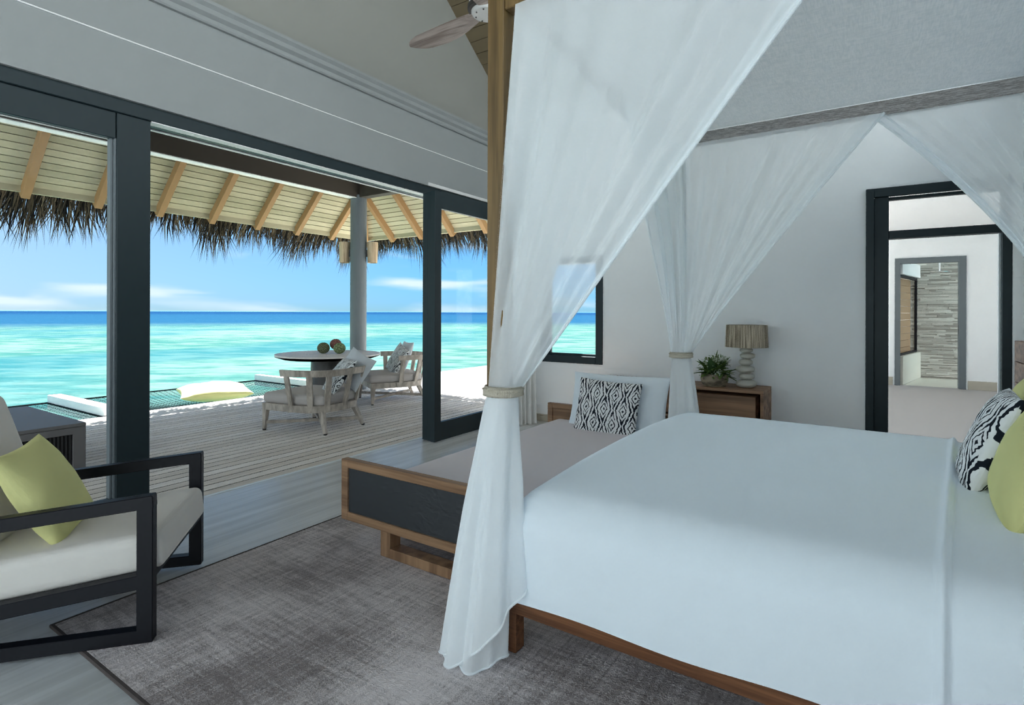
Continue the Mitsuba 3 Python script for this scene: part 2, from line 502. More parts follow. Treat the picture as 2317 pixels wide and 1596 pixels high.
struct("wall_far", slab_x(XB, XB + 0.13, [(wy0, wy1, wz0, wz1), (dy0, dy1, -0.1, dz1)], YC - 0.1, YG + 0.05, 0.0, ZB + 0.02), "white_wall", "white plastered far wall with a dark-framed window and a doorway", "wall")
key = thing("baseboard_far", "pale stone skirting along the foot of the far wall", "baseboard", kind="structure")
put(key, "", join(cbox(XB - 0.014, XB, dy1 + 0.005, YG - 0.02, 0.0, 0.066, 0.003), cbox(XB - 0.02, XB, dy1 + 0.005, YG - 0.02, 0.066, 0.082, 0.003)), "skirting_tile")

# front wall above the glass doors, gable above it
def gable(y0, y1):
    pts = [(XW, ZE), (XB + 0.13, ZE), (XB + 0.13, ZB - 0.05), (RX, ZR + 0.02), (XW, ZR - RS * (RX - XW))]
    v = [(x, y, z) for y in (y0, y1) for x, z in pts]
    return hull(v)


struct("wall_front", gable(YG, YG + 0.18), "gable_shaded", "tall gable wall with shade put into its colour above the sliding glass doors", "wall")
struct("trim_1", cbox(XW, XB, YG - 0.02, YG, ZE, 3.262, 0), "fascia_shaded", "smooth white fascia band between the door head and the ledge moulding", "wall fascia")
struct("trim_2", cbox(XW, XB, YG - 0.027, YG - 0.018, 2.955, 2.963, 0), "trim_white", "thin white bead running along the fascia band", "trim")
# ledge moulding: a stepped profile swept along X
prof = [(0.0, 3.262), (-0.045, 3.262), (-0.055, 3.272), (-0.055, 3.300), (-0.085, 3.318), (-0.085, 3.352), (-0.11, 3.372), (-0.11, 3.395), (0.0, 3.395)]
P = np.array([[(x, YG + a, z) for a, z in prof + prof[:1]] for x in (XW, XB)], float)
struct("trim_3", gridmesh(P), "fascia_shaded", "stepped pale ledge moulding at the top of the fascia band", "moulding")

# boarded sloping ceiling, board by board on the slope that the photo shows; the other slope mirrored
key = thing("ceiling", "steep tan boarded ceiling rising from the far wall", "ceiling", kind="structure")
nb = 34
sl = np.linspace(0, 1, nb + 1)
ex = unit((-1, 0, RS))
nx = np.array([RS, 0, 1.0]) / math.hypot(RS, 1)
Ls = math.hypot(XB + 0.13 - RX, RS * (XB + 0.13 - RX))
o0 = np.array([XB + 0.13, 0, ZB - RS * 0.13])
W0 = Ls / nb
bm = mikit.ply(place(cbox(0, W0 - 0.005, YC - 0.1, YG + 0.02, 0.0, 0.02, 0), o0, ex, (0, 1, 0), nx), "ceiling_board")
for i in range(nb):
    put(key, "board", {**bm, "to_world": T().translate((ex * W0 * i).tolist())}, None)
put(key, "backing", join(place(cbox(-0.1, Ls + 0.02, YC - 0.1, YG + 0.15, 0.021, 0.12, 0), o0, ex, (0, 1, 0), nx),
                        place(cbox(-0.05, Ls + 0.5, YC - 0.1, YG + 0.15, 0.0, 0.12, 0), (RX - (XB + 0.13 - RX), 0, o0[2]), unit((1, 0, RS)), (0, 1, 0), np.array([-RS, 0, 1]) / math.hypot(RS, 1))), "ceiling_board")
# headboard wall and the wall behind the camera, daylight openings added in both
pts = [(XW, 0), (XB + 0.13, 0), (XB + 0.13, ZB), (RX, ZR), (XW, ZR - RS * (RX - XW))]
from shapely.geometry import Polygon
ins = Polygon([(XW + 0.35, 2.75), (XB - 0.3, 2.75), (XB - 0.3, ZB - 0.1), (RX, ZR - 0.55), (XW + 0.35, ZR - RS * (RX - XW) - 0.1)])
m = trimesh.creation.extrude_polygon(Polygon(pts).difference(ins), 0.15, engine="earcut")
m = place(m, (0, YC, 0), (1, 0, 0), (0, 0, 1), (0, -1, 0))
struct("wall_right", m, "white_wall", "white wall behind the bed head, a daylight opening added in its gable", "wall")
key = thing("window_3", "opening added high above the bed head to let in daylight", "window", kind="structure")  # bars in an added opening that lights canopy and ceiling
put(key, "mullion", join(*[cbox(x - 0.03, x + 0.03, YC - 0.10, YC - 0.04, 2.75, ZR - RS * abs(x - RX) - 0.4, 0) for x in (-0.4, 0.8, 2.0, 3.2, 4.4)]), "teal_frame")
struct("wall_back", slab_x(XW - 0.13, XW, [(YC + 0.15, YG - 0.1, -0.1, 3.5)], YC, YG + 0.18, 0.0, ZR - RS * (RX - XW)), "white_wall", "white wall behind the camera with a tall opening added for daylight", "wall")  # tall opening added behind the camera to let daylight in

# ---- sliding glass doors
key = thing("door_1", "wide dark teal sliding glass door front, its middle bay slid open", "sliding door", kind="structure")
put(key, "header", cbox(XW, XB, 3.855, 4.06, 2.515, 2.62, 0.003), "teal_frame")
put(key, "track", join(cbox(1.664, XB, 3.862, 3.935, 2.508, 2.5148, 0), cbox(1.664, XB, 4.025, 4.058, 2.508, 2.5148, 0), cbox(XW, 1.44, 3.915, 3.9245, 2.350, 2.3548, 0)), "trim_white", label="white sliding track strip")
put(key, "threshold", cbox(XW, XB, 3.90, 3.93, -0.02, 0.004, 0.002), "track_metal")
put(key, "top_rail", cbox(XW, 1.47, 3.875, 3.925, 2.355, 2.515, 0.003), "teal_frame")
put(key, "bottom_rail", cbox(XW, 1.47, 3.875, 3.925, 0.004, 0.155, 0.003), "teal_frame")
put(key, "stile", join(cbox(1.475, 1.662, 3.872, 3.93, 0.004, 2.515, 0.003), cbox(1.545, 1.655, 3.93, 3.99, 0.004, 2.46, 0.003)), "teal_frame")
put(key, "glazing_bead", join(cbox(1.448, 1.462, 3.895, 3.94, 0.15, 2.36, 0.002), cbox(1.463, 1.476, 3.882, 3.94, 0.15, 2.36, 0.002)), "column_paint")
put(key, "pane", quad((XW, 3.9, 0.15), (1.45, 3.9, 0.15), (1.45, 3.9, 2.36), (XW, 3.9, 2.36)), "pane_glass")
# the slid-open leaf, inside the front
put(key, "leaf_stile", join(cbox(4.148, 4.246, 3.66, 3.715, 0.004, 2.515, 0.003), cbox(4.165, 4.25, 3.725, 3.775, 0.004, 2.515, 0.003), cbox(4.18, 4.25, 3.785, 3.855, 0.004, 2.515, 0.003)), "teal_frame")
put(key, "leaf_top_rail", cbox(4.246, XB - 0.1, 3.665, 3.71, 2.348, 2.53, 0.003), "teal_frame")
put(key, "leaf_bottom_rail", cbox(4.246, XB - 0.1, 3.665, 3.71, 0.004, 0.188, 0.003), "teal_frame")
put(key, "pane", quad((4.246, 3.69, 0.18), (XB - 0.1, 3.69, 0.18), (XB - 0.1, 3.69, 2.35), (4.246, 3.69, 2.35)), "pane_glass")
put(key, "white_strip", join(cbox(4.23, XB, YG - 0.026, YG - 0.019, 2.6, 2.632, 0.001)), "trim_white", label="narrow white strip over the slid-open leaf")  # thin white strip set on the fascia band

# ---- window in the far wall
key = thing("window_1", "small dark-framed window in the far wall looking out to the sea", "window", kind="structure")
fr = 0.082
put(key, "frame", join(cbox(XB - 0.02, XB + 0.1, wy0, wy0 + fr, wz0, wz1, 0.004), cbox(XB - 0.02, XB + 0.1, wy1 - fr, wy1, wz0, wz1, 0.004),
                     cbox(XB - 0.02, XB + 0.1, wy0 + fr, wy1 - fr, wz0, wz0 + fr, 0.004), cbox(XB - 0.02, XB + 0.1, wy0 + fr, wy1 - fr, wz1 - fr, wz1, 0.004)), "teal_frame")
put(key, "sash", join(cbox(XB + 0.04, XB + 0.08, wy0 + fr, wy1 - fr, wz0 + fr, wz0 + fr + 0.025, 0.002), cbox(XB + 0.04, XB + 0.08, wy1 - fr - 0.03, wy1 - fr, wz0 + fr, wz1 - fr, 0.002)), "teal_frame")
put(key, "pane", quad((XB + 0.06, wy0 + fr, wz0 + fr), (XB + 0.06, wy1 - fr, wz0 + fr), (XB + 0.06, wy1 - fr, wz1 - fr), (XB + 0.06, wy0 + fr, wz1 - fr)), "pane_glass")

# ---- doorway to the dressing room
key = thing("door_2", "dark teal doorway with a glazed transom leading to the dressing room", "doorway", kind="structure")
put(key, "casing", join(cbox(XB - 0.03, XB + 0.02, dy1 - 0.06, dy1, 0, dz1, 0.003), cbox(XB - 0.03, XB + 0.02, dy0, dy1 - 0.06, dz1 - 0.075, dz1, 0.003)), "teal_frame")
put(key, "jamb", join(cbox(XB + 0.01, XB + 0.13, dy1 - 0.165, dy1 - 0.06, 0, dz1 - 0.075, 0.003), cbox(XB + 0.01, XB + 0.13, dy0, dy0 + 0.06, 0, dz1 - 0.075, 0.003)), "teal_frame")
put(key, "head", cbox(XB + 0.04, XB + 0.10, dy0 + 0.06, dy1 - 0.165, dz1 - 0.10, dz1 - 0.075, 0.002), "teal_frame")
put(key, "transom_bar", cbox(XB + 0.02, XB + 0.12, dy0 + 0.055, dy1 - 0.165, 1.945, 2.012, 0.003), "teal_frame")
put(key, "stop_bead", cbox(XB + 0.06, XB + 0.10, dy0 + 0.06, dy0 + 0.075, 0, 1.945, 0.002), "track_metal")
put(key, "pane", quad((XB + 0.07, dy0 + 0.05, 2.01), (XB + 0.07, dy1 - 0.16, 2.01), (XB + 0.07, dy1 - 0.16, dz1 - 0.09), (XB + 0.07, dy0 + 0.05, dz1 - 0.09)), "pane_glass")

# ---- dressing room and shower beyond
X2, X3 = 12.2, 14.0
struct("floor_2", cbox(XB + 0.15, X2 + 0.1, -2.3, 2.3, -0.12, 0.0, 0), "room_floor", "grey carpeted floor of the dressing room", "floor")
struct("floor_3", cbox(X2 + 0.1, X3 + 0.1, -2.3, 0.4, -0.12, -0.004, 0), "bath_tile", "pale tiled shower floor beyond the inner door", "floor")
struct("wall_dressing", slab_x(X2, X2 + 0.12, [(-1.30, -0.29, -0.1, 2.30)], -2.3, 2.3, 0.0, 2.75), "white_wall", "white end wall of the dressing room around the inner door", "wall")
struct("wall_dressing_side", join(cbox(XB + 0.13, X2, -2.35, -2.25, 0, 2.75, 0)), "white_wall", "white side wall of the dressing room", "wall")
struct("ceiling_2", cbox(XB + 0.13, X2 + 0.12, -2.3, 2.35, 2.72, 2.82, 0), "white_wall", "white ceiling of the dressing room", "ceiling")
struct("wall_dressing_front", join(cbox(XB + 0.13, 6.6, 2.2, 2.3, 0, 2.75, 0), cbox(11.8, X2 + 0.12, 2.2, 2.3, 0, 2.75, 0), cbox(6.6, 11.8, 2.2, 2.3, 2.6, 2.75, 0)), "white_wall", "white wall of the dressing room around an opening added for daylight", "wall")  # wide opening added out of view to light the dressing room
key = thing("baseboard_dressing", "pale tiled skirting on the dressing room end wall", "baseboard", kind="structure")
for a, b in ((-2.25, -1.81), (-1.80, -1.32), (-0.27, 0.2), (0.21, 0.7)):
    put(key, "tile", cbox(X2 - 0.014, X2, a + 0.003, b - 0.003, 0, 0.15, 0.002), "skirting_tile")
key = thing("door_3", "grey-green inner door frame opening to the shower", "doorway", kind="structure")
put(key, "casing", join(cbox(X2 - 0.03, X2 + 0.13, -0.375, -0.29, 0, 2.30, 0.004), cbox(X2 - 0.03, X2 + 0.13, -1.30, -1.20, 0, 2.30, 0.004), cbox(X2 - 0.03, X2 + 0.13, -1.20, -0.375, 2.205, 2.30, 0.004)), "column_paint")
put(key, "strike_plate", cbox(X2 + 0.03, X2 + 0.05, -1.204, -1.198, 0.95, 1.10, 0), "dark_metal")
# stacked strip-stone wall: thin pieces, too small to pick apart singly
key = thing("wall_shower", "shower wall of stacked thin grey stone strips", "wall", kind="structure")
put(key, "backing", cbox(X3 + 0.03, X3 + 0.12, -2.3, 0.4, -0.1, 2.9, 0), "strip_stone_2")
rs = np.random.default_rng(3)
ms = [[], [], [], []]
z = 0.0
while z < 2.75:
    h = rs.uniform(0.016, 0.034)
    y = -1.75 - rs.uniform(0, 0.2)
    while y < -0.1:
        w = rs.uniform(0.10, 0.42)
        ms[rs.integers(4)].append(cbox(X3 - rs.uniform(0, 0.028), X3 + 0.05, y, y + w - 0.002, z, z + h - 0.002, 0))
        y += w
    z += h
for i in range(4):
    put(key, "stone_strips", join(*ms[i]), f"strip_stone_{i}", kind="stuff")
# low wall and glazed screen at its left
a, b = np.array([12.32, -0.37]), np.array([14.0, -0.725])
sd = unit([*(b - a), 0])
nd = np.array([-sd[1], sd[0], 0.0])
struct("wall_shower_low", bar([*a, 0.26], [*b, 0.26], 0.10, 0.52, b=0.002), "bath_tile", "low pale shower wall under the side window", "low wall")
key = thing("window_2", "black-framed side window of the shower with a timber screen behind it", "window", kind="structure")
o = np.array([*a, 0]) + nd * 0.03
e = np.array([*b, 0]) + nd * 0.03
put(key, "frame", join(bar(o + [0, 0, 0.54], e + [0, 0, 0.54], 0.04, 0.04, b=0), bar(o + [0, 0, 2.0], e + [0, 0, 2.0], 0.04, 0.05, b=0), bar(e - sd * 0.03 + [0, 0, 0.52], e - sd * 0.03 + [0, 0, 2.02], 0.04, 0.05, up=sd, b=0)), "black_lacquer")
put(key, "lintel", bar(o + [0, 0, 2.16], e + [0, 0, 2.16], 0.14, 0.26, b=0), "trim_white")
key = thing("timber_screen", "brown timber board screen outside the shower window", "screen")
for k in range(13):
    z0 = 0.3 + 0.135 * k
    put(key, "board", bar(o + nd * 0.1 + sd * 0.08 + [0, 0, z0], e + nd * 0.1 - sd * 0.06 + [0, 0, z0 + 0.0], 0.03, 0.128, b=0), "screen_wood")
key = thing("shower_head", "round chrome rain shower head on a ceiling pipe", "shower head")
put(key, "plate", lathe([(0, 0), (0.15, 0), (0.155, 0.006), (0.15, 0.012), (0.02, 0.02), (0, 0.02)], 28, (13.3, -1.02, 2.10)), "chrome", 40)
put(key, "pipe", tube([(13.3, -1.02, 2.11), (13.3, -1.02, 2.75)], 0.012), "chrome", True)
struct("ceiling_3", cbox(12.34, 13.93, -2.3, 0.5, 2.76, 2.84, 0), "white_wall", "white ceiling added over the shower to keep the sun out", "ceiling")  # unseen ceiling added to stop a sun patch at the inner door
struct("beam_shower", cbox(12.3, 14.1, -1.1, -0.94, 2.75, 2.85, 0), "trim_white", "white beam over the shower", "beam")
# ------------------------------------------------------------------ deck, nets, roof, sea
key = thing("deck", "weathered grey timber deck between the glass doors and the sea", "deck", kind="structure")
dm = {}
for i in range(34):
    y0 = 3.935 + i * 0.118
    k = int(rng.integers(3))
    if k not in dm:
        dm[k] = mikit.ply(cbox(-3.0, 15.0, 0, 0.106, -0.03, 0.0, 0.002), f"deck_wood_{k}")
    put(key, "board", {**dm[k], "to_world": T().translate([0, y0, 0])}, None)
put(key, "gap_shade", join(*[cbox(-3.0, 15.0, 3.935 + i * 0.118 - 0.013, 3.935 + i * 0.118, -0.03, -0.001, 0) for i in range(35)]), "deck_dark")  # dark strips laid in for the shade of the open board gaps
put(key, "joist_bed", cbox(-3.0, 15.0, 3.93, 7.9, -0.16, -0.05, 0), "deck_dark")
put(key, "edge_beam", cbox(-3.0, 15.0, 7.925, 7.95, -0.25, -0.004, 0.003), "deck_wood_1")
sea = struct("sea", quad((-9000, -9000, -1.7), (9000, -9000, -1.7), (9000, 9000, -1.7), (-9000, 9000, -1.7)), "sea_water", "turquoise lagoon water turning deep blue at the horizon", "sea")
# slab and walls added out of view to bounce sunlight into the room
struct("bounce_wall", cbox(-5.3, -5.15, -6, 9, -0.05, 5.0, 0.01), "bounce_grey", "grey wall added out of view behind the camera to bounce sunlight", "wall")
struct("gable_bounce_wall", cbox(-9.0, 14.0, -6.6, -6.4, -0.1, 7.0, 0.01), "bounce_pale", "pale wall added out of view to bounce sunlight through the gable opening", "wall")
struct("bounce_terrace", cbox(-9.0, XW - 0.13, -6, 9, -0.2, -0.02, 0), "white_beam", "pale slab added behind the room to bounce sunlight", "bounce_terrace")

for (x0, x1), lab in (((2.90, 3.06), "white timber beam running out between the two overwater nets"), ((6.04, 6.16), "white timber beam closing the overwater net behind the slatted chair")):
    key = thing("net_beam", lab, "beam")
    put(key, "", cbox(x0, x1, 7.95, 9.86, -0.1, 0.10, 0.004), "white_beam")


def net(x0, x1, y0, y1, label):
    key = thing("hammock_net", label, "net")
    s = 0.078
    nxs, nys = int((x1 - x0) / s), int((y1 - y0) / s)
    def zz(x, y):
        return -0.012 - 0.10 * np.clip((x - x0) * (x1 - x) / ((x1 - x0) / 2) ** 2, 0, 1) * np.clip((y - y0) * (y1 - y) / ((y1 - y0) / 2) ** 2, 0, 1)
    out = []
    for i in range(1, nxs):
        x = x0 + i * (x1 - x0) / nxs
        y = np.linspace(y0, y1, 12)
        out.append(tube(np.stack([x + 0 * y, y, zz(x, y)], 1), 0.003, 3))
    for j in range(1, nys):
        y = y0 + j * (y1 - y0) / nys
        x = np.linspace(x0, x1, 14)
        out.append(tube(np.stack([x, y + 0 * x, zz(x, y)], 1), 0.003, 3))
    put(key, "netting", join(*out), "net_cord", kind="stuff")
    c = [(x0, y0), (x1, y0), (x1, y1), (x0, y1)]
    put(key, "edge_rope", tube(np.array([(a, b, -0.012) for a, b in c] + [(x0, y0, -0.012)]), 0.012, 6), "net_cord")


net(-1.2, 2.89, 7.96, 9.84, "dark overwater net left of the white beam")
net(3.07, 6.03, 7.96, 9.84, "dark overwater net with a lime cushion lying on it")

# column and its lanterns
key = thing("column", "round grey column holding the corner of the deck roof", "column", kind="structure")
CX, CY = 6.335, 7.30
put(key, "shaft", lathe([(0, 0), (0.138, 0), (0.138, 0.02), (0.135, 0.03), (0.135, 3.26), (0, 3.26)], 40, (CX, CY, 0)), "column_paint", 40)
for sg, lab in ((-1, "small wooden lantern on the left side of the column"), (1, "small wooden lantern on the right side of the column")):
    key = thing("wall_lantern", lab, "lantern", "lanterns on the deck column")
    dirx = -R0 if sg < 0 else R0
    c = np.array([CX, CY, 0]) + dirx * 0.235
    put(key, "shade", lathe([(0.075, 2.13), (0.082, 2.13), (0.092, 2.48), (0.085, 2.48), (0.075, 2.13)], 24, c), "lantern_wood", 40)
    put(key, "bracket", bar(np.array([CX, CY, 2.29]) + dirx * 0.12, np.array([CX, CY, 2.29]) + dirx * 0.19, 0.06, 0.11), "black_bolt")

# roof over the deck: beams, rafters, soffit boards, fascia, thatch
key = thing("roof_beam", "long dark brown beam over the deck, carried by the column", "beam", kind="structure")
put(key, "", cbox(-3.0, CX + 0.1, 7.22, 7.38, 3.215, 3.55, 0.004), "beam_paint")
put(key, "lit_underside", cbox(-3.0, CX - 0.1, 7.225, 7.375, 3.205, 3.2145, 0), "trim_white", label="white strip painted for the lit underside of the beam")  # white plate painting in the light on the beam's underside
key = thing("roof_beam", "dark beam running from the column back to the house", "beam", kind="structure")
put(key, "", cbox(CX - 0.08, CX + 0.08, 4.1, 7.22, 3.215, 3.55, 0.004), "beam_paint")
EX, EY, EZ, SL = 7.5, 8.42, 2.78, 1.0       # eave corner, eave height (soffit), slope
key = thing("deck_roof", "thatched roof over the deck with a cream boarded soffit and pale rafters", "roof", kind="structure")
bw = 0.096
pitch = bw / math.sqrt(1 + SL * SL)
for i in range(20):
    d0, d1 = i * pitch, (i + 1) * pitch - 0.0075
    # seaward slope: boards along X, cut at the hip
    v = [(-3.0, EY - d0, EZ + SL * d0), (EX - d0, EY - d0, EZ + SL * d0), (EX - d1, EY - d1, EZ + SL * d1), (-3.0, EY - d1, EZ + SL * d1)]
    v2 = [(x, y + 0.01, z + 0.01) for x, y, z in v]
    put(key, "soffit_board", hull(v + v2), f"soffit_{int(rng.integers(3))}")
    v = [(EX - d0, 3.9, EZ + SL * d0), (EX - d0, EY - d0, EZ + SL * d0), (EX - d1, EY - d1, EZ + SL * d1), (EX - d1, 3.9, EZ + SL * d1)]
    v2 = [(x + 0.01, y, z + 0.01) for x, y, z in v]
    put(key, "soffit_board", hull(v + v2), f"soffit_{int(rng.integers(3))}")
top = 3.2
v = lambda o: [(-3.0, EY + 0.03, EZ + o), (EX + 0.03, EY + 0.03, EZ + o), (EX - top, EY - top, EZ + top + o), (-3.0, EY - top, EZ + top + o)]
put(key, "thatch_layer", join(hull(v(0.02) + v(0.22)), hull([(EX + 0.03, 3.9, EZ + 0.02), (EX + 0.03, EY + 0.03, EZ + 0.02), (EX - top, EY - top, EZ + top + 0.02), (EX - top, 3.9, EZ + top + 0.02),
                                                       (EX + 0.03, 3.9, EZ + 0.22), (EX + 0.03, EY + 0.03, EZ + 0.22), (EX - top, EY - top, EZ + top + 0.22), (EX - top, 3.9, EZ + top + 0.22)]),
                                cbox(-3.0, EX - top, 3.9, EY - top, EZ + top, EZ + top + 0.2, 0)), "thatch_dark")
put(key, "fascia", join(cbox(-3.0, EX + 0.06, EY + 0.005, EY + 0.05, EZ - 0.075, EZ + 0.03, 0.002), cbox(EX + 0.005, EX + 0.05, 3.9, EY + 0.005, EZ - 0.075, EZ + 0.03, 0.002)), "soffit_2")
for x in np.arange(-2.92, EX - 0.5, 0.735) + 0.04:
    n0, n1 = 0.0, 1.9
    put(key, "rafter", bar((x, EY + 0.05, EZ - 0.055 - 0.05), (x, EY - n1, EZ - 0.055 + SL * n1), 0.085, 0.13, b=0.004), "rafter_wood")
for y in np.arange(EY - 0.72, 3.9, -0.735):
    put(key, "rafter", bar((EX + 0.05, y, EZ - 0.055 - 0.05), (EX - 1.9, y, EZ - 0.055 + SL * 1.9), 0.085, 0.13, b=0.004), "rafter_wood")
put(key, "hip_rafter", bar((EX + 0.05, EY + 0.05, EZ - 0.14), (EX - 1.9, EY - 1.9, EZ - 0.14 + 1.95), 0.085, 0.15, b=0.004), "rafter_wood")


def fringe(n, base, along, out, L, seed):
    r = np.random.default_rng(seed)
    s = r.uniform(0, L, n)
    clump = meshkit.fbm(np.stack([s * 2.6, s * 0, s * 0 + seed], -1), 3, seed=seed)
    ln = np.clip((0.30 + 0.85 * (clump - 0.25)) * r.uniform(0.35, 1.35, n) ** 1.2, 0.12, 0.85)
    off = r.uniform(0.0, 0.16, n)
    p0 = base + s[:, None] * along + off[:, None] * out + r.uniform(-0.02, 0.12, n)[:, None] * np.array([0, 0, 1.0])
    lean = np.clip(r.normal(0.0, 0.28, n) + 0.8 * (meshkit.noise(np.stack([s * 3.1, s * 0, s * 0 + 9.0], -1), seed) - 0.5), -0.9, 0.9)
    outl = r.uniform(0.05, 0.55, n)
    d0 = unit_rows(lean[:, None] * 0.5 * along + (outl + 0.35)[:, None] * out - np.array([0, 0, 1.0]))
    d1 = unit_rows(lean[:, None] * along + outl[:, None] * 0.5 * out - np.array([0, 0, 1.15]))
    w = r.uniform(0.004, 0.011, n)[:, None] * unit_rows(along + r.normal(0, 0.4, (n, 1)) * out)
    p1 = p0 + d0 * ln[:, None] * 0.5
    p2 = p1 + d1 * ln[:, None] * 0.5
    V = np.stack([p0 - w, p0 + w, p1 + w * 0.8, p1 - w * 0.8, p2], 1).reshape(-1, 3)
    k = np.arange(n)[:, None] * 5
    Fc = np.concatenate([k + [0, 1, 2], k + [0, 2, 3], k + [3, 2, 4]], 0)
    pal = np.array([lin(44, 43, 40), lin(74, 69, 60), lin(112, 103, 86), lin(30, 30, 30), lin(92, 82, 68)])
    C = np.repeat(pal[r.integers(0, 5, n)] * r.uniform(0.7, 1.2, (n, 1)), 5, 0)
    return V, Fc, C


def unit_rows(a):
    return a / (np.linalg.norm(a, axis=-1, keepdims=True) + 1e-12)


V1, F1, C1 = fringe(4600, np.array([-3.0, EY + 0.06, EZ - 0.0]), np.array([1.0, 0, 0]), np.array([0, 1.0, 0]), EX + 3.1, 5)
V2, F2, C2 = fringe(2200, np.array([EX + 0.06, 3.9, EZ - 0.0]), np.array([0, 1.0, 0]), np.array([1.0, 0, 0]), EY - 3.85, 6)
put(key, "thatch_fringe", trimesh.Trimesh(np.vstack([V1, V2]), np.vstack([F1, F2 + len(V1)]), process=False), "thatch_reed", color=np.vstack([C1, C2]), kind="stuff")
# ------------------------------------------------------------------ deck furniture
key = thing("wicker_bench", "low black wicker lounge bench with a grey frame outside the fixed pane", "bench")
x1, y0, y1, zt = 1.82, 5.33, 6.70, 0.40
put(key, "top", cbox(-0.3, x1, y0, y1, zt - 0.028, zt, 0.004), "lounger_frame")
put(key, "frame", join(cbox(-0.3, x1, y0 + 0.005, y0 + 0.05, zt - 0.085, zt - 0.03, 0.003), cbox(x1 - 0.085, x1, y0 + 0.005, y0 + 0.08, 0.0, zt - 0.03, 0.004), cbox(-0.3, x1, y0 + 0.005, y0 + 0.05, 0.0, 0.045, 0.003),
                      cbox(-0.3, -0.22, y0 + 0.005, y0 + 0.08, 0.0, zt - 0.03, 0.004), cbox(x1 - 0.05, x1, y0 + 0.08, y1, zt - 0.085, zt - 0.03, 0.003), cbox(x1 - 0.08, x1, y1 - 0.08, y1, 0.0, zt - 0.03, 0.004)), "lounger_frame")
ws = []
for i in range(78):
    x = -0.215 + i * 0.0252
    zs = np.linspace(0.05, zt - 0.09, 24)
    ws.append(tube(np.stack([x + 0 * zs, y0 + 0.035 + 0.006 * np.sin(np.arange(24) * np.pi + i * np.pi), zs], 1), 0.012, 4))
put(key, "wicker_weave", join(*ws, cbox(-0.22, x1 - 0.08, y0 + 0.06, y0 + 0.075, 0.04, zt - 0.08, 0)), "wicker_black", kind="stuff")
put(key, "side_panel", cbox(x1 - 0.035, x1 - 0.02, y0 + 0.08, y1 - 0.08, 0.03, zt - 0.085, 0), "wicker_black")

# round slatted table
key = thing("round_table", "round grey slatted table on a dark drum base on the deck", "table")
TC, TR, TZ = np.array([4.87, 6.20]), 0.68, 0.735
from shapely.geometry import Point, box as sbox
from shapely import affinity
disc = Point(0, 0).buffer(TR, 48)
ta = math.radians(30)
slots = []
for row in (-1, 1):
    for i in range(-8, 9):
        s = sbox(i * 0.078 - 0.006, 0.06 if row > 0 else -0.42, i * 0.078 + 0.006, 0.42 if row > 0 else -0.06)
        s = s.intersection(Point(0, 0).buffer(TR - 0.07))
        if s.area > 0.0008:
            slots.append(s)
cut = disc
for s in slots:
    cut = cut.difference(affinity.rotate(s, 30, origin=(0, 0)))
m = trimesh.creation.extrude_polygon(cut, 0.022, engine="earcut")
m.apply_translation([TC[0], TC[1], TZ - 0.022])
put(key, "top", m, "table_top_wood", 30)
put(key, "rim", lathe([(TR - 0.004, TZ - 0.023), (TR - 0.004, TZ - 0.03), (TR - 0.10, TZ - 0.062), (0.0, TZ - 0.062)], 64, (*TC, 0)), "grey_teak", 30)
put(key, "base", lathe([(0.0, 0.0), (0.30, 0.0), (0.31, 0.02), (0.27, 0.14), (0.235, 0.40), (0.225, TZ - 0.062)], 48, (*TC, 0)), "dark_metal", 30)


def fib(n):
    k = np.arange(n) + 0.5
    ph = np.arccos(1 - 2 * k / n)
    th = np.pi * (1 + 5**0.5) * k
    return np.stack([np.cos(th) * np.sin(ph), np.sin(th) * np.sin(ph), np.cos(ph)], 1)


def knobby(r, c, nk, c1, c2, label, seed):
    m = trimesh.creation.icosphere(4)
    v = np.asarray(m.vertices)
    q = fib(nk)
    dd = np.sort(np.arccos(np.clip(v @ q.T, -1, 1)), 1)
    e = np.clip((dd[:, 1] - dd[:, 0]) / 0.16, 0, 1) ** 0.6
    rad = r * (0.86 + 0.14 * e)
    col = np.asarray(c2) * (1 - e[:, None]) + np.asarray(c1) * e[:, None]
    col = col * (0.75 + 0.5 * meshkit.noise(v * 6, seed))[:, None]
    key = thing("custard_apple", label, "fruit", "knobbly fruits on the deck table")
    put(key, "", trimesh.Trimesh(v * rad[:, None] * [1, 1, 0.93] + np.asarray(c) + [0, 0, 0.93 * r], m.faces, process=False), "fruit_skin", True, color=col)


fx, fy = TC - 0.02
def tab(dr_, df):
    p = TC + R0[:2] * dr_ + F[:2] * df
    return (p[0], p[1], TZ)


knobby(0.082, tab(-0.055, -0.05), 150, lin(112, 118, 88), lin(44, 46, 34), "green knobbly round fruit, left one of the three on the deck table", 1)
knobby(0.080, tab(0.165, 0.0 - 0.06), 44, lin(126, 140, 100), lin(34, 44, 30), "large-scaled green knobbly fruit, front right of the three on the deck table", 2)
knobby(0.078, (*tab(0.075, 0.06)[:2], TZ + 0.05), 110, lin(142, 98, 88), lin(74, 44, 40), "reddish brown knobbly fruit behind the two green ones", 3)


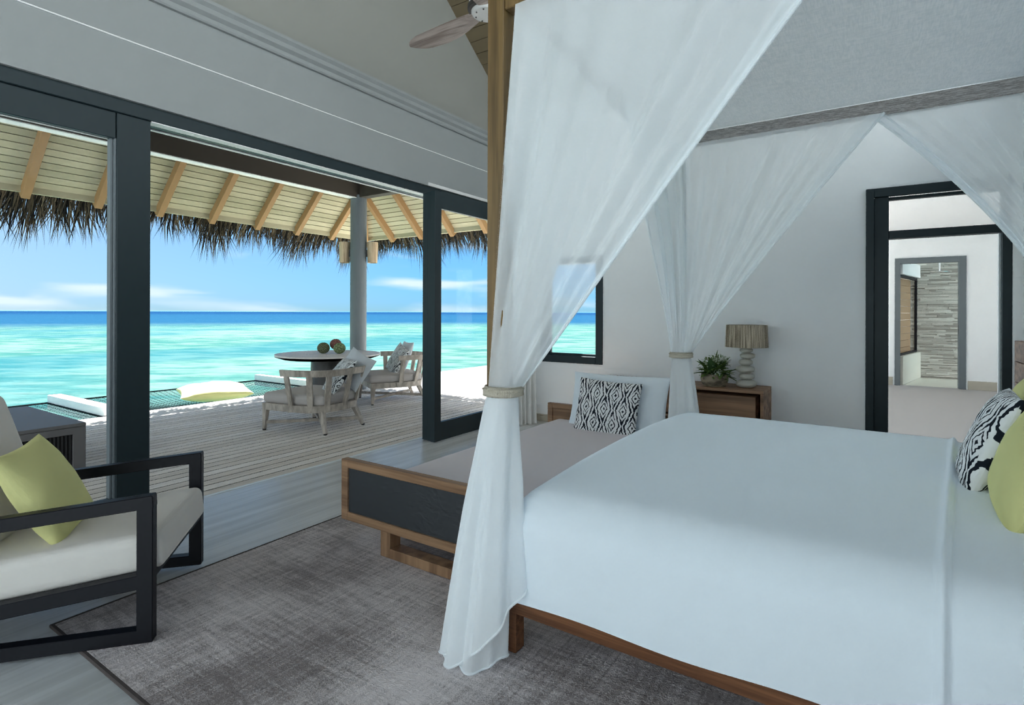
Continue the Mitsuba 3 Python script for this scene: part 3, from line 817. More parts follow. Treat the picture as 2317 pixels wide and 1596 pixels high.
def tub_chair(origin, fwd, label):
    """Low tub armchair: square seat frame with a rounded slatted back, four splayed legs, crossed stretchers."""
    key = thing("deck_armchair", label, "chair", "slatted deck armchairs")
    f = unit([*fwd, 0])
    r = np.array([f[1], -f[0], 0.0])
    o = np.array([*origin, 0.0])
    W = lambda x, y, z: o + r * x + f * y + np.array([0, 0, z])
    HW, D0, D1 = 0.39, -0.40, 0.42          # half width, rear and front of the seat
    def plan(t, s=0.0):
        """The tub's plan: from the left arm's front (t=0) round the rear to the right arm's front (t=1); s widens it."""
        a = np.pi * (0.0 + 1.0 * t)
        e = 0.72
        cx, sy = np.cos(a), np.sin(a)
        x = -(HW + s) * np.sign(cx) * np.abs(cx) ** e
        y = 0.06 - (0.46 + s) * np.abs(sy) ** e
        return x, y
    ts = np.linspace(0, 1, 41)
    def ring(z0, z1, s0, s1, th):
        """A curved band between heights z0 and z1, th thick."""
        P = []
        for t in ts:
            (xa, ya), (xb, yb) = plan(t, s0), plan(t, s1)
            ia, ja = plan(t, s0 - th)
            ib, jb = plan(t, s1 - th)
            P.append([W(xa, ya, z0), W(xb, yb, z1), W(ib, jb, z1), W(ia, ja, z0), W(xa, ya, z0)])
        P = np.array(P)
        g = gridmesh(P)
        caps = [quad(*P[0][:4]), quad(*P[-1][:4][::-1])]
        return join(g, *caps)
    put(key, "back_rail", ring(0.615, 0.685, 0.085, 0.10, 0.032), "grey_teak", 35)
    put(key, "seat_rail", ring(0.225, 0.300, 0.0, 0.005, 0.04), "grey_teak", 35)
    put(key, "seat_frame", join(bar(W(-HW + 0.02, 0.06, 0.2625), W(-HW + 0.02, D1, 0.2625), 0.04, 0.075), bar(W(HW - 0.02, 0.06, 0.2625), W(HW - 0.02, D1, 0.2625), 0.04, 0.075),
                               bar(W(-HW, D1 - 0.02, 0.2625), W(HW, D1 - 0.02, 0.2625), 0.04, 0.075), bar(W(-HW + 0.04, 0, 0.285), W(HW - 0.04, 0, 0.285), 0.3, 0.02)), "grey_teak")
    for t in (0.02, 0.18, 0.34, 0.50, 0.66, 0.82, 0.98):
        (xa, ya), (xb, yb) = plan(t, -0.018), plan(t, 0.074)
        tg = np.array(plan(min(t + 0.02, 1), 0)) - np.array(plan(max(t - 0.02, 0), 0))
        tg = unit(r * tg[0] + f * tg[1])
        put(key, "slat", bar(W(xa, ya, 0.235), W(xb, yb, 0.63), 0.024, 0.062, up=tg, b=0.003), "grey_teak")
    feet = ((-HW + 0.03, D1 - 0.03, -HW + 0.018, D1 - 0.018), (HW - 0.03, D1 - 0.03, HW - 0.018, D1 - 0.018), (-0.25, -0.30, -0.30, -0.40), (0.25, -0.30, 0.30, -0.40))
    for x, y, u_, v_ in feet:
        lg = put(key, "leg", bar(W(x, y, 0.24), W(u_, v_, 0.012), 0.058, 0.058, up=f, b=0.004, w1=0.036, h1=0.036), "grey_teak")
        put(lg, "glide", bar(W(u_, v_, 0.014), W(u_, v_, 0.0), 0.03, 0.03, up=f, b=0.002), "black_bolt")
    put(key, "stretcher", bar(W(-HW + 0.02, D1 - 0.02, 0.085), W(0.285, -0.37, 0.085), 0.03, 0.035), "grey_teak")
    put(key, "stretcher", bar(W(HW - 0.02, D1 - 0.02, 0.085), W(-0.285, -0.37, 0.085), 0.03, 0.035), "grey_teak")
    # seat cushion: rounded at the rear
    c = rcush(0.74, 0.80, 0.115, 0.045, puff=0.008)
    v = np.asarray(c.vertices).copy()
    k = np.clip((-v[:, 1] - 0.02) / 0.38, 0, 1)
    v[:, 0] *= 1 - 0.24 * k**2.2
    c = trimesh.Trimesh(v, c.faces, process=False)
    put(key, "seat_cushion", place(c, W(0, 0.045, 0.355), r, f, (0, 0, 1)), "outdoor_fabric", 50, label="grey-brown seat cushion")
    return W, r, f


def cushion(name, label, cat, w, h, t, c, ax, ay, mat, group=None, seed=0, **k):
    key = thing(name, label, cat, group)
    ax = unit(ax)
    ay = unit(np.asarray(ay, float) - ax * np.dot(ay, ax))
    m, uv = pillow(w, h, t, seed=seed, **k)
    put(key, "", place(m, c, ax, ay, np.cross(ax, ay)), mat, True, uv=uv)
    return key


W1, r1, f1 = tub_chair((3.985, 5.27), (-0.16, 0.987), "weathered slatted deck armchair with its back to the room")
cushion("scatter_cushion", "silver grey scatter cushion behind the patterned one in the near deck armchair", "cushion", 0.42, 0.42, 0.13, (4.33, 5.05, 0.635), (0.0, -0.90, -0.35), (0.43, 0.0, 0.9), "silver_cotton", seed=3)
cushion("scatter_cushion", "black and white patterned cushion in the near deck armchair", "cushion", 0.44, 0.44, 0.13, (4.10, 5.04, 0.583), (-0.37, -0.927, 0), (0.425, -0.462, 0.77), "ikat_print", seed=4)
W2, r2, f2 = tub_chair((5.86, 5.99), (-0.884, 0.468), "weathered slatted deck armchair beyond the round table, half behind the glass door")
cushion("scatter_cushion", "silver grey scatter cushion standing in the far deck armchair", "cushion", 0.46, 0.46, 0.13, W2(0.10, -0.20, 0.63), r2, -f2 * 0.35 + np.array([0, 0, 1.0]), "silver_cotton", seed=5)
cushion("scatter_cushion", "black and white patterned cushion in the far deck armchair", "cushion", 0.44, 0.44, 0.13, W2(-0.05, -0.05, 0.60), r2 + np.array([0, 0, 0.25]), -f2 * 0.5 + np.array([0, 0, 1.0]), "ikat_print", seed=6)
cushion("floor_cushion", "large lime floor cushion lying on the overwater net", "cushion", 0.98, 0.86, 0.27, (4.62, 8.62, 0.05), (0.93, -0.37, 0), (0.37, 0.93, 0.04), "lime_cotton", seed=7, wrinkle=0.012)

# ------------------------------------------------------------------ rug, armchair
key = thing("rug", "large mottled grey-brown rug under the bed and daybed", "rug")
put(key, "", rcush(3.55, 3.61, 0.012, 0.005, 4), "rug_pile", False)
scene[key]["to_world"] = T().translate([0.85 + 1.775, 2.81 - 1.805, 0.0075])

rx0, rx1, ry0, ry1 = 0.85, 4.40, -0.80, 2.81
put(key, "edge_shade", join(cbox(rx0 - 0.012, rx0 + 0.004, ry0, ry1, 0.001, 0.0142, 0.003), cbox(rx1 - 0.004, rx1 + 0.012, ry0, ry1, 0.001, 0.0142, 0.003), cbox(rx0 - 0.012, rx1 + 0.012, ry1 - 0.004, ry1 + 0.012, 0.001, 0.0142, 0.003), cbox(rx0 - 0.012, rx1 + 0.012, ry0 - 0.012, ry0 + 0.004, 0.001, 0.0142, 0.003)), "rug_edge_shade")  # dark strips added to paint the shade around the rug edge

key = thing("armchair", "black framed lounge armchair with pale linen cushions facing the bed", "armchair")
fd = unit((0.754, -0.657, 0))
la = np.array([0.657, 0.754, 0.0])
O = np.array([1.016, 2.34, 0.014])          # near front foot, outer corner
A = lambda s, l, z: O - fd * s + la * l + np.array([0, 0, z])   # s back from the front, l across, z up
for l in (0.024, 0.703):
    put(key, "front_leg", bar(A(0.028, l, 0.0), A(0.028, l, 0.565), 0.048, 0.056, up=fd, b=0.003), "black_lacquer")
    put(key, "armrest", bar(A(0.0, l, 0.545), A(0.86, l, 0.465), 0.048, 0.05, b=0.003), "black_lacquer")
    put(key, "runner", bar(A(0.0, l, 0.025), A(0.92, l, 0.025), 0.048, 0.05, b=0.003), "black_lacquer")
    put(key, "back_leg", bar(A(0.90, l, 0.0), A(0.82, l, 0.47), 0.048, 0.05, up=fd, b=0.003), "black_lacquer")
    put(key, "side_rail", bar(A(0.02, l, 0.240), A(0.88, l, 0.135), 0.048, 0.054, b=0.003), "black_lacquer")
put(key, "front_rail", bar(A(0.022, 0.048, 0.250), A(0.022, 0.679, 0.250), 0.04, 0.03, b=0.003), "black_lacquer")
put(key, "seat_deck", bar(A(0.04, 0.363, 0.25), A(0.86, 0.363, 0.145), 0.60, 0.02, b=0.002), "black_lacquer")
tilt = unit(-fd * 0.86 + np.array([0, 0, -0.105]))
upn = unit(np.cross(la, tilt)) * (1 if np.cross(la, tilt)[2] > 0 else -1)
sc = rcush(0.84, 0.625, 0.145, 0.035, puff=0.012, wr=0.006, seed=2)
put(key, "seat_cushion", place(sc, A(0.40, 0.363, 0.285), tilt, la, upn), "linen_light", 50)
bd = unit(-fd * 0.32 + np.array([0, 0, 1.0]))
bn = unit(np.cross(la, bd))
bc = rcush(0.62, 0.625, 0.15, 0.05, puff=0.02, wr=0.006, seed=5)
put(key, "back_cushion", place(bc, A(0.80, 0.363, 0.60), bd, la, bn), "linen_light", 50)
put(key, "back_frame", join(bar(A(0.82, 0.06, 0.10), A(1.06, 0.06, 0.86), 0.045, 0.05, up=fd), bar(A(0.82, 0.667, 0.10), A(1.06, 0.667, 0.86), 0.045, 0.05, up=fd), bar(A(1.06, 0.04, 0.86), A(1.06, 0.687, 0.86), 0.045, 0.05)), "black_lacquer")
cushion("throw_cushion", "lime green cushion tilted on the black armchair", "cushion", 0.43, 0.43, 0.15, (0.859, 2.917, 0.553), (0.235, 0.332, 0.01), (-0.366, 0.319, 0.875), "lime_cotton", seed=11)
# ------------------------------------------------------------------ daybed
key = thing("daybed", "low wooden daybed with dark end panels at the foot of the bed", "daybed")
dx0, dx1, dyl, dyr, dzt, dzb = 2.03, 4.38, 2.475, 1.32, 0.485, 0.152
def end_board(xf, th, parent):
    b = put(parent, "end_board", join(cbox(xf, xf + th, dyl - 0.05, dyl, dzb, dzt, 0.003), cbox(xf, xf + th, dyr, dyr + 0.05, dzb, dzt, 0.003), cbox(xf, xf + th, dyr + 0.05, dyl - 0.05, dzt - 0.045, dzt, 0.003), cbox(xf, xf + th, dyr + 0.05, dyl - 0.05, dzb, dzb + 0.045, 0.003)), "teak_y")
    return b


b = end_board(dx0, 0.045, key)
put(b, "panel", cbox(dx0 + 0.012, dx0 + 0.035, dyr + 0.045, dyl - 0.045, dzb + 0.04, dzt - 0.04, 0), "charcoal_panel", label="textured charcoal inset panel")
b = end_board(dx1 - 0.045, 0.045, key)
put(b, "panel", cbox(dx1 - 0.035, dx1 - 0.012, dyr + 0.045, dyl - 0.045, dzb + 0.04, dzt - 0.04, 0), "teak_y")
put(key, "side_rail", cbox(dx0 + 0.045, dx1 - 0.045, dyl - 0.09, dyl - 0.06, 0.20, 0.275, 0.003), "teak_x")
put(key, "side_rail", cbox(dx0 + 0.045, dx1 - 0.045, dyr + 0.02, dyr + 0.05, 0.20, 0.275, 0.003), "teak_x")
put(key, "slat_base", cbox(dx0 + 0.045, dx1 - 0.045, dyr + 0.05, dyl - 0.09, 0.20, 0.222, 0.002), "teak_x")
for xa in (dx0 + 0.01, dx1 - 0.09):
    lf = put(key, "leg_frame", join(cbox(xa, xa + 0.08, 2.105, 2.175, 0.016, dzb, 0.003), cbox(xa, xa + 0.08, 1.40, 1.47, 0.016, dzb, 0.003), cbox(xa, xa + 0.08, 1.47, 2.105, 0.016, 0.066, 0.003)), "teak_z")
mt = rcush(dx1 - dx0 - 0.11, dyl - dyr - 0.20, 0.14, 0.04, 20, puff=0.01, wr=0.006, seed=8)
put(key, "mattress", place(mt, ((dx0 + dx1) / 2, (dyl + dyr) / 2 - 0.015, 0.292), (1, 0, 0), (0, 1, 0), (0, 0, 1)), "linen_grey", 50, label="mauve grey mattress")
cushion("pillow", "plain white pillow leaning against the far end of the daybed", "pillow", 0.84, 0.49, 0.16, (4.22, 1.755, 0.555), (0.0, -1, 0.0), (0.28, 0, 0.95), "white_cotton", seed=21, pinch=0.05)
cushion("throw_cushion", "black and white patterned cushion in front of the white pillow on the daybed", "cushion", 0.52, 0.47, 0.15, (4.055, 1.775, 0.53), (0.05, -1, -0.05), (0.26, -0.06, 0.95), "ikat_print", seed=22, pinch=0.05)

# ------------------------------------------------------------------ four-poster bed
key = thing("canopy_bed", "wooden four-poster bed with a linen canopy top and white bedding", "bed")
PX, PY, PXF, PYF = 1.7775, 1.2305, 3.8375, 1.2305
hp = 0.0375
ZT = 2.555
for (x, y) in ((PX, PY), (PXF, PYF - 0.09), (PXF, -0.90)):
    put(key, "post", cbox(x - hp, x + hp, y - hp, y + hp, 0.016, ZT if x < 2 else 2.443, 0.003), "post_wood")
for (x, y) in ((1.7655, 1.155), (3.83, 1.06)):
    put(key, "leg", cbox(x - 0.03, x + 0.03, y - 0.03, y + 0.03, 0.016, 0.20, 0.003), "bed_wood")
put(key, "side_rail", cbox(1.735, 1.775, -0.95, 1.185, 0.165, 0.24, 0.003), "bed_wood")
put(key, "side_rail", cbox(3.82, 3.86, -0.95, 1.09, 0.165, 0.24, 0.003), "bed_wood")
put(key, "foot_rail", cbox(1.775, 3.82, 1.145, 1.185, 0.165, 0.24, 0.003), "bed_wood")
put(key, "canopy_rail", cbox(PX - 0.03, PX + 0.03, -0.95, PY - hp, 2.465, ZT, 0.003), "post_wood")
put(key, "canopy_rail", cbox(PX + hp, PXF - hp, PY - 0.03, PY + 0.03, 2.465, ZT, 0.003), "rail_linen")
put(key, "canopy_rail", cbox(PXF - 0.03, PXF + 0.03, -0.95, PYF - 0.12, 2.445, 2.525, 0.003), "rail_linen")
cx = np.linspace(PX - 0.02, PXF - 0.03, 24)
cy = np.linspace(-0.95, PY + 0.02, 24)
gx, gy = np.meshgrid(cx, cy, indexing="ij")
sag = np.clip((gx - cx[0]) * (cx[-1] - gx) * (gy - cy[0]) * (cy[-1] - gy), 0, None) * 0.03
put(key, "canopy_top", gridmesh(np.stack([gx, gy, 2.5285 + 0.028 * (cx[-1] - gx) / 2.0 - sag], -1)), "canopy_linen", True, label="pale linen canopy top")
put(key, "mattress", place(rcush(2.03, 2.03, 0.34, 0.06, 10), (2.80, 0.085, 0.42), (1, 0, 0), (0, 1, 0), (0, 0, 1)), "white_cotton", 50)
# bedding: one draped sheet over mattress and edges; the duvet ends in a soft ridge across the bed
def bedding():
    xs = np.concatenate([np.linspace(-0.40, 0, 24)[:-1], np.linspace(0, 2.14, 60), np.linspace(2.14, 2.54, 24)[1:]])
    ys = np.concatenate([np.linspace(-0.86, -0.05, 22)[:-1], np.linspace(-0.05, 0.05, 26), np.linspace(0.05, 1.22, 42)[1:], np.linspace(1.22, 1.70, 30)[1:]])
    rr = 0.13
    x0, y0 = np.meshgrid(xs - 1.07, ys, indexing="ij")

    def fold(t, lim):
        d = np.maximum(np.abs(t) - (lim - rr), 0.0)
        q = np.minimum(d / rr, np.pi / 2)
        over = np.maximum(d - rr * np.pi / 2, 0.0)
        return np.sign(t) * (np.minimum(np.abs(t), lim - rr) + rr * np.sin(q) + 0.012 * over), rr * (1 - np.cos(q)) + over
    a, za = fold(x0, 1.07)
    b, zb = fold(np.maximum(y0, 0.0), 1.33)
    b = np.where(y0 < 0, y0, b)
    X = 1.725 + 1.07 + a
    line = -0.15 - 0.105 * (a + 1.07)
    Y = np.where(y0 < 0, line + y0, line + (b / 1.33) * (1.165 - line))
    both = np.minimum(za, zb)
    Z = 0.612 - np.maximum(za, zb) - 0.25 * np.minimum(both, 0.10)
    puff = np.clip(1 - (a / 1.07) ** 2, 0, 1) * np.clip(1 - ((Y - 0.35) / 1.3) ** 4, 0, 1)
    Z += 0.045 * puff * (za < 0.2)
    step = np.clip((y0 + 0.008) / 0.016, 0, 1)
    step = step * step * (3 - 2 * step) * 0.013 + 0.012 * np.exp(-((y0 - 0.012) / 0.011) ** 2)
    side = np.clip(za / 0.1, 0, 1)
    Z += step * (1 - side)
    X -= np.sign(x0) * -1 * step * side
    nz = meshkit.fbm(np.stack([X * 1.5, Y * 1.5, Z * 1.5], -1), 3, seed=9) - 0.5
    Z += 0.018 * nz * (1 - side)
    X += 0.035 * (meshkit.fbm(np.stack([Y * 2.2, Z * 1.3, Z * 0], -1), 2, seed=5) - 0.5) * np.clip((0.55 - Z) / 0.25, 0, 1) * np.where(X < 2.8, 1, -1)
    return np.stack([X, Y, np.maximum(Z, 0.232 + 0.006 * np.sin(Y * 9))], -1)


put(key, "duvet", gridmesh(bedding()), "white_cotton", True, label="smooth white duvet")
cushion("throw_cushion", "black and white patterned cushion standing before the lime cushions on the bed", "cushion", 0.40, 0.41, 0.14, (2.79, -0.37, 0.808), (1, -0.06, 0), (0.02, -0.36, 0.93), "ikat_print", seed=31, pinch=0.04)
cushion("throw_cushion", "lime cushion at the bed head nearest the camera", "cushion", 0.52, 0.50, 0.22, (2.46, -0.475, 0.845), (1, -0.08, 0), (0.05, -0.45, 0.88), "lime_cotton", seed=32, pinch=0.04)
cushion("throw_cushion", "lime cushion at the bed head behind the patterned one", "cushion", 0.48, 0.46, 0.17, (3.15, -0.52, 0.825), (1, -0.06, 0), (-0.05, -0.36, 0.92), "lime_cotton", seed=33, pinch=0.04)
key = thing("headboard", "wide brown timber headboard panel on the wall beside the doorway", "headboard")
for k in range(7):
    put(key, "board", cbox(1.2, 5.52, YC + 0.004, YC + 0.10, 0.02 + 0.155 * k, 0.02 + 0.155 * (k + 1) - 0.004, 0.003), "headboard_wood")

# ------------------------------------------------------------------ canopy curtains


def ring_pt(c, Mx, Nx, a, b, th):
    return np.asarray(c) + np.cos(th)[..., None] * a * Mx + np.sin(th)[..., None] * b * Nx


def drape(top0, top1, ringc, Mx, Nx, a, b, th0, th1, p, seed, ns=90, nt=46, nf=7, amp=0.022):
    """A sheet hung from the rail top0..top1 and gathered round the ring between the angles th0 and th1."""
    r = np.random.default_rng(seed)
    s = np.linspace(0, 1, ns)
    t = np.linspace(0, 1, nt)
    S, Tt = np.meshgrid(s, t, indexing="ij")
    top = np.asarray(top0) + S[..., None] * (np.asarray(top1) - np.asarray(top0))
    tie = ring_pt(ringc, Mx, Nx, a, b, th0 + (th1 - th0) * S)
    g = 1 - (1 - Tt) ** p
    P = top.copy()
    P[..., :2] = top[..., :2] + (tie - top)[..., :2] * g[..., None]
    P[..., 2] = top[..., 2] + (tie - top)[..., 2] * Tt
    nrm = unit(np.cross(np.asarray(top1) - np.asarray(top0), [0, 0, 1.0]))
    if np.dot(nrm, F) > 0:
        nrm = -nrm
    w = sum(r.uniform(0.4, 1.0) * np.sin(2 * np.pi * (nf * k * 0.55 * S + r.uniform()) + 1.2 * np.sin(5 * S + r.uniform(0, 6))) for k in (1, 2, 3)) / 1.7
    env = amp * (0.18 + 1.25 * np.sin(np.pi * Tt**0.85) ** 1.0) * (1 - 0.75 * Tt**3)
    env = env * np.clip(S / 0.10, 0, 1)
    P = P + (w * env)[..., None] * nrm
    return P


def skirt(c0, c1, Mx, Nx, a0, b0, a1, b1, hem, seed, n=150, nt=30, folds=7, amp=0.16, floorz=0.022):
    th = np.linspace(0, 2 * np.pi, n)
    t = np.linspace(0, 1, nt)
    Th, Tt = np.meshgrid(th, t, indexing="ij")
    r = np.random.default_rng(seed)
    e = Tt**0.8
    a = a0 + (a1 - a0) * e
    b = b0 + (b1 - b0) * e
    ph = r.uniform(0, 6, 3)
    k = 1 + amp * np.clip(Tt * 2.2, 0.12, 1) * (0.6 * np.sin(folds * Th + ph[0]) + 0.4 * np.sin((folds + 4) * Th + ph[1]) + 0.25 * np.sin(3 * Th + ph[2]))
    c = np.asarray(c0)[None, None] + (np.asarray(c1) - np.asarray(c0))[None, None] * e[..., None]
    P = c + (np.cos(Th) * a * k)[..., None] * Mx + (np.sin(Th) * b * k)[..., None] * Nx
    zb = hem(Th)
    P[..., 2] = c0[2] + (zb - c0[2]) * Tt
    return P


def tieback(c, Mx, Nx, a, b, r=0.014):
    th = np.linspace(0, 2 * np.pi, 160, endpoint=False)
    out = []
    for k in range(3):
        ph = 18 * th + k * 2 * np.pi / 3
        p = ring_pt(c, Mx, Nx, a, b, th)
        rad = unit_rows(np.cos(th)[:, None] * Mx + np.sin(th)[:, None] * Nx)
        p = p + rad * (0.6 * r * np.sin(2 * ph))[:, None] + np.array([0, 0, 1.0]) * (r * np.sin(ph))[:, None]
        out.append(tube(p, 0.55 * r, 6, closed=True))
    return join(*out)


MX, NX = -R0, -F
key = thing("bed_curtain", "sheer white bed curtain tied with a braided cord to the nearest post", "curtain")
rc = np.array([PX, PY, 0.995]) + R0 * 0.014 - F * 0.012
zt = 2.457
PA = drape((PX - 0.045, PY - 0.097, zt), (2.83, PY - 0.0, zt), rc, MX, NX, 0.060, 0.056, 0.0, -math.pi + 0.2, 1.12, 41, amp=0.024, nf=3)
PB = drape((PX - 0.05, PY - 0.10, zt), (PX - 0.05, -0.06, zt), rc, MX, NX, 0.060, 0.058, 0.0, math.pi, 0.99, 42, amp=0.026, nf=4)
put(key, "hem_band", gridmesh(PB[-8:] - F * 0.004), "sheer_white", True)
put(key, "foot_panel", gridmesh(PA), "sheer_white", True)
put(key, "side_panel", gridmesh(PB), "sheer_white", True)
put(key, "hem", join(tube(PB[-1], 0.006, 5), tube(PA[-1], 0.006, 5)), "sheer_dense", True)
cb = np.array([PX, PY, 0]) - F * 0.10 - R0 * 0.055
hem_o = lambda th: 0.03 + 0.26 * np.clip((np.mod(th, 2 * np.pi) - 0.8) / 1.9, 0, 1) ** 1.2 * (np.mod(th, 2 * np.pi) < 4.2) + 0.26 * np.clip((6.0 - np.mod(th, 2 * np.pi)) / 1.8, 0, 1) * (np.mod(th, 2 * np.pi) >= 4.2)
SO = skirt(rc, cb + R0 * 0.0, MX, NX, 0.058, 0.055, 0.150, 0.12, hem_o, 43, folds=6, amp=0.14)
SI = skirt(rc, cb - R0 * 0.03, MX, NX, 0.05, 0.05, 0.118, 0.10, lambda th: 0.03 + 0.012 * np.sin(3 * th), 44, folds=5, amp=0.15)
put(key, "outer_fall", gridmesh(SO), "sheer_dense", True)
put(key, "inner_fall", gridmesh(SI), "sheer_dense", True)
put(key, "hem", join(tube(SO[:, -1], 0.0045, 5), tube(SI[:, -1], 0.0045, 5)), "sheer_dense", True)
put(key, "tieback", tieback(rc, MX, NX, 0.068, 0.064), "rope_beige", True, label="braided beige cord tieback")

key = thing("bed_curtain", "sheer white bed curtain tied to the far post beside the plant", "curtain")
rf = np.array([PXF, PYF - 0.09, 1.01]) + R0 * 0.008 - F * 0.02
zf = 2.45
PC = drape((PXF + 0.0, PYF - 0.14, zf), (2.84, PYF - 0.10, zf), rf, MX, NX, 0.062, 0.056, math.pi * 0.68, 0.0, 1.22, 51, amp=0.026, nf=6)
PD = drape((PXF - 0.045, PYF - 0.06, zf), (PXF - 0.045, -0.04, zf), rf, MX, NX, 0.062, 0.058, math.pi * 0.4, math.pi, 1.08, 52, amp=0.026, nf=6)
put(key, "hem_band", gridmesh(PD[-7:] - F * 0.004), "sheer_white", True)
put(key, "foot_panel", gridmesh(PC), "sheer_dense", True)
put(key, "side_panel", gridmesh(PD), "sheer_white", True)
put(key, "hem", join(tube(PD[-1], 0.007, 5), tube(PC[-1], 0.007, 5)), "sheer_dense", True)
cf = np.array([PXF, PYF - 0.09, 0]) + R0 * 0.055
SF = skirt(rf, cf, MX, NX, 0.06, 0.055, 0.150, 0.11, lambda th: 0.03 + 0 * th, 53, folds=7, amp=0.13)
put(key, "fall", gridmesh(SF), "sheer_dense", True)
put(key, "tieback", tieback(rf, MX, NX, 0.068, 0.062), "rope_beige", True, label="braided beige cord tieback")

key = thing("bed_curtain", "sheer white bed curtain swept towards the bed head in front of the doorway", "curtain")
rh = np.array([PXF - 0.02, -0.90, 1.0])
PE = drape((PXF - 0.012, -0.90, zf), (PXF - 0.012, 0.03, zf + 0.01), rh, MX, NX, 0.06, 0.056, math.pi, 0.0, 1.6, 61, amp=0.018, nf=5)
put(key, "side_panel", gridmesh(PE), "sheer_white", True)
put(key, "hem_band", gridmesh(PE[-7:] - F * 0.004), "sheer_white", True)
put(key, "hem", join(tube(PE[-1], 0.008, 5), tube(PE[-6] - F * 0.004, 0.006, 5)), "sheer_dense", True)
SH = skirt(rh, np.array([PXF, -0.90, 0]), MX, NX, 0.06, 0.055, 0.13, 0.10, lambda th: 0.03 + 0 * th, 63, folds=7, amp=0.13)
put(key, "fall", gridmesh(SH), "sheer_dense", True)
put(key, "tieback", tieback(rh, MX, NX, 0.068, 0.062), "rope_beige", True)

# window curtain drawn into the corner
key = thing("door_curtain", "white cotton curtain gathered in the corner beside the sliding door", "curtain")
t = np.linspace(0, 1, 140)
zz = np.linspace(2.52, 0.012, 16)
a, b = np.array([5.02, 3.56]), np.array([5.50, 3.33])
dirc = unit([*(b - a), 0])
nn = np.array([-dirc[1], dirc[0], 0])
P = []
for i, z in enumerate(zz):
    f = (2.52 - z) / 2.5
    w = np.sin(t * 2 * np.pi * 9 + 0.5 * np.sin(t * 9)) * (0.032 + 0.012 * f) + 0.01 * np.sin(t * 40 + 3 * f)
    sp = 1 + 0.12 * f**3
    P.append((np.array([*a, z]) + ((t - 0.5) * sp + 0.5)[:, None] * np.array([*(b - a), 0]) + w[:, None] * nn))
put(key, "", gridmesh(np.array(P)), "curtain_cotton", True)

# ------------------------------------------------------------------ dresser, lamp, plant
key = thing("dresser", "long low walnut dresser under the window on the far wall", "dresser")
sx0, sx1, sy0, sy1, sz = 5.25, 5.70, 0.82, 2.49, 0.61
put(key, "top", cbox(sx0, sx1, sy0, sy1, sz - 0.026, sz, 0.003), "walnut_y")
put(key, "carcass", join(cbox(sx0, sx1, sy0, sy0 + 0.026, 0.0, sz - 0.026, 0.003), cbox(sx0, sx1, sy1 - 0.026, sy1, 0.0, sz - 0.026, 0.003), cbox(sx0 + 0.01, sx1, sy0 + 0.026, sy1 - 0.026, 0.30, 0.322, 0.002), cbox(sx1 - 0.02, sx1, sy0 + 0.026, sy1 - 0.026, 0.0, sz - 0.026, 0),
                        cbox(sx0 + 0.01, sx1, sy0 + 0.026, sy1 - 0.026, 0.05, 0.075, 0.002)), "walnut_y")
for y0, y1 in ((0.885, 1.635), (1.65, 2.455)):
    d = put(key, "drawer", cbox(sx0 + 0.008, sx0 + 0.36, y0, y1, 0.345, 0.553, 0.003), "walnut_y")
    yk = 1.665 if y0 > 1.6 else 1.25
    put(d, "knob", place(lathe([(0, 0), (0.017, 0), (0.02, 0.004), (0.02, 0.012), (0.012, 0.016), (0, 0.016)], 20), (sx0 + 0.008, 1.72 if y0 > 1.6 else 1.60, 0.485), (0, 1, 0), (0, 0, 1), (-1, 0, 0)), "teak_z", 40)
for y0, y1 in ((0.86, 1.635), (1.65, 2.455)):
    put(key, "lower_door", cbox(sx0 + 0.03, sx0 + 0.05, y0, y1, 0.08, 0.295, 0.003), "walnut_y")

key = thing("table_lamp", "table lamp of stacked pale pebbles with a ribbed fibre shade on the dresser", "lamp")
lx, ly = 5.47, 1.00
zc = sz
for i, (ra, hh, ox) in enumerate(((0.098, 0.074, 0.0), (0.075, 0.062, 0.004), (0.090, 0.068, -0.012), (0.066, 0.062, -0.006), (0.072, 0.056, 0.010), (0.062, 0.05, -0.002))):
    m = trimesh.creation.icosphere(3)
    v = np.asarray(m.vertices).copy()
    v = np.sign(v) * np.abs(v) ** 0.88
    v = v * [ra, ra * 0.92, hh / 2 * 1.06]
    off = R0 * ox
    put(key, "stone", trimesh.Trimesh(v + [lx + off[0], ly + off[1], zc + hh / 2], m.faces, process=False), "lamp_stone", True)
    zc += hh
zs0 = 0.985
n = 72
th = np.linspace(0, 2 * np.pi, n + 1)
P, UV = [], []
for rr_, z in ((0.182, zs0), (0.186, zs0), (0.178, zs0 + 0.205), (0.174, zs0 + 0.205), (0.182, zs0)):
    P.append(np.stack([lx + rr_ * (1 + 0.004 * np.sin(th * 40)) * np.cos(th), ly + rr_ * np.sin(th), z + 0 * th], 1))
    UV.append(np.stack([th * 0.18, z + 0 * th], 1))
put(key, "shade", gridmesh(np.array(P)), "shade_fibre", True, uv=np.array(UV).reshape(-1, 2), label="ribbed natural fibre shade")
put(key, "stem", tube([(lx, ly, zc - 0.01), (lx, ly, zs0 + 0.18)], 0.008), "dark_metal", True)

key = thing("potted_plant", "leafy green plant with pale blossom in a rough clay pot on the dresser", "potted plant")
px_, py_ = 5.42, 1.275
put(key, "pot", lathe([(0.0, 0.0), (0.095, 0.0), (0.118, 0.03), (0.126, 0.07), (0.118, 0.115), (0.112, 0.118), (0.108, 0.112), (0.11, 0.08), (0.0, 0.07)], 36, (px_, py_, sz)), "pot_clay", 50)


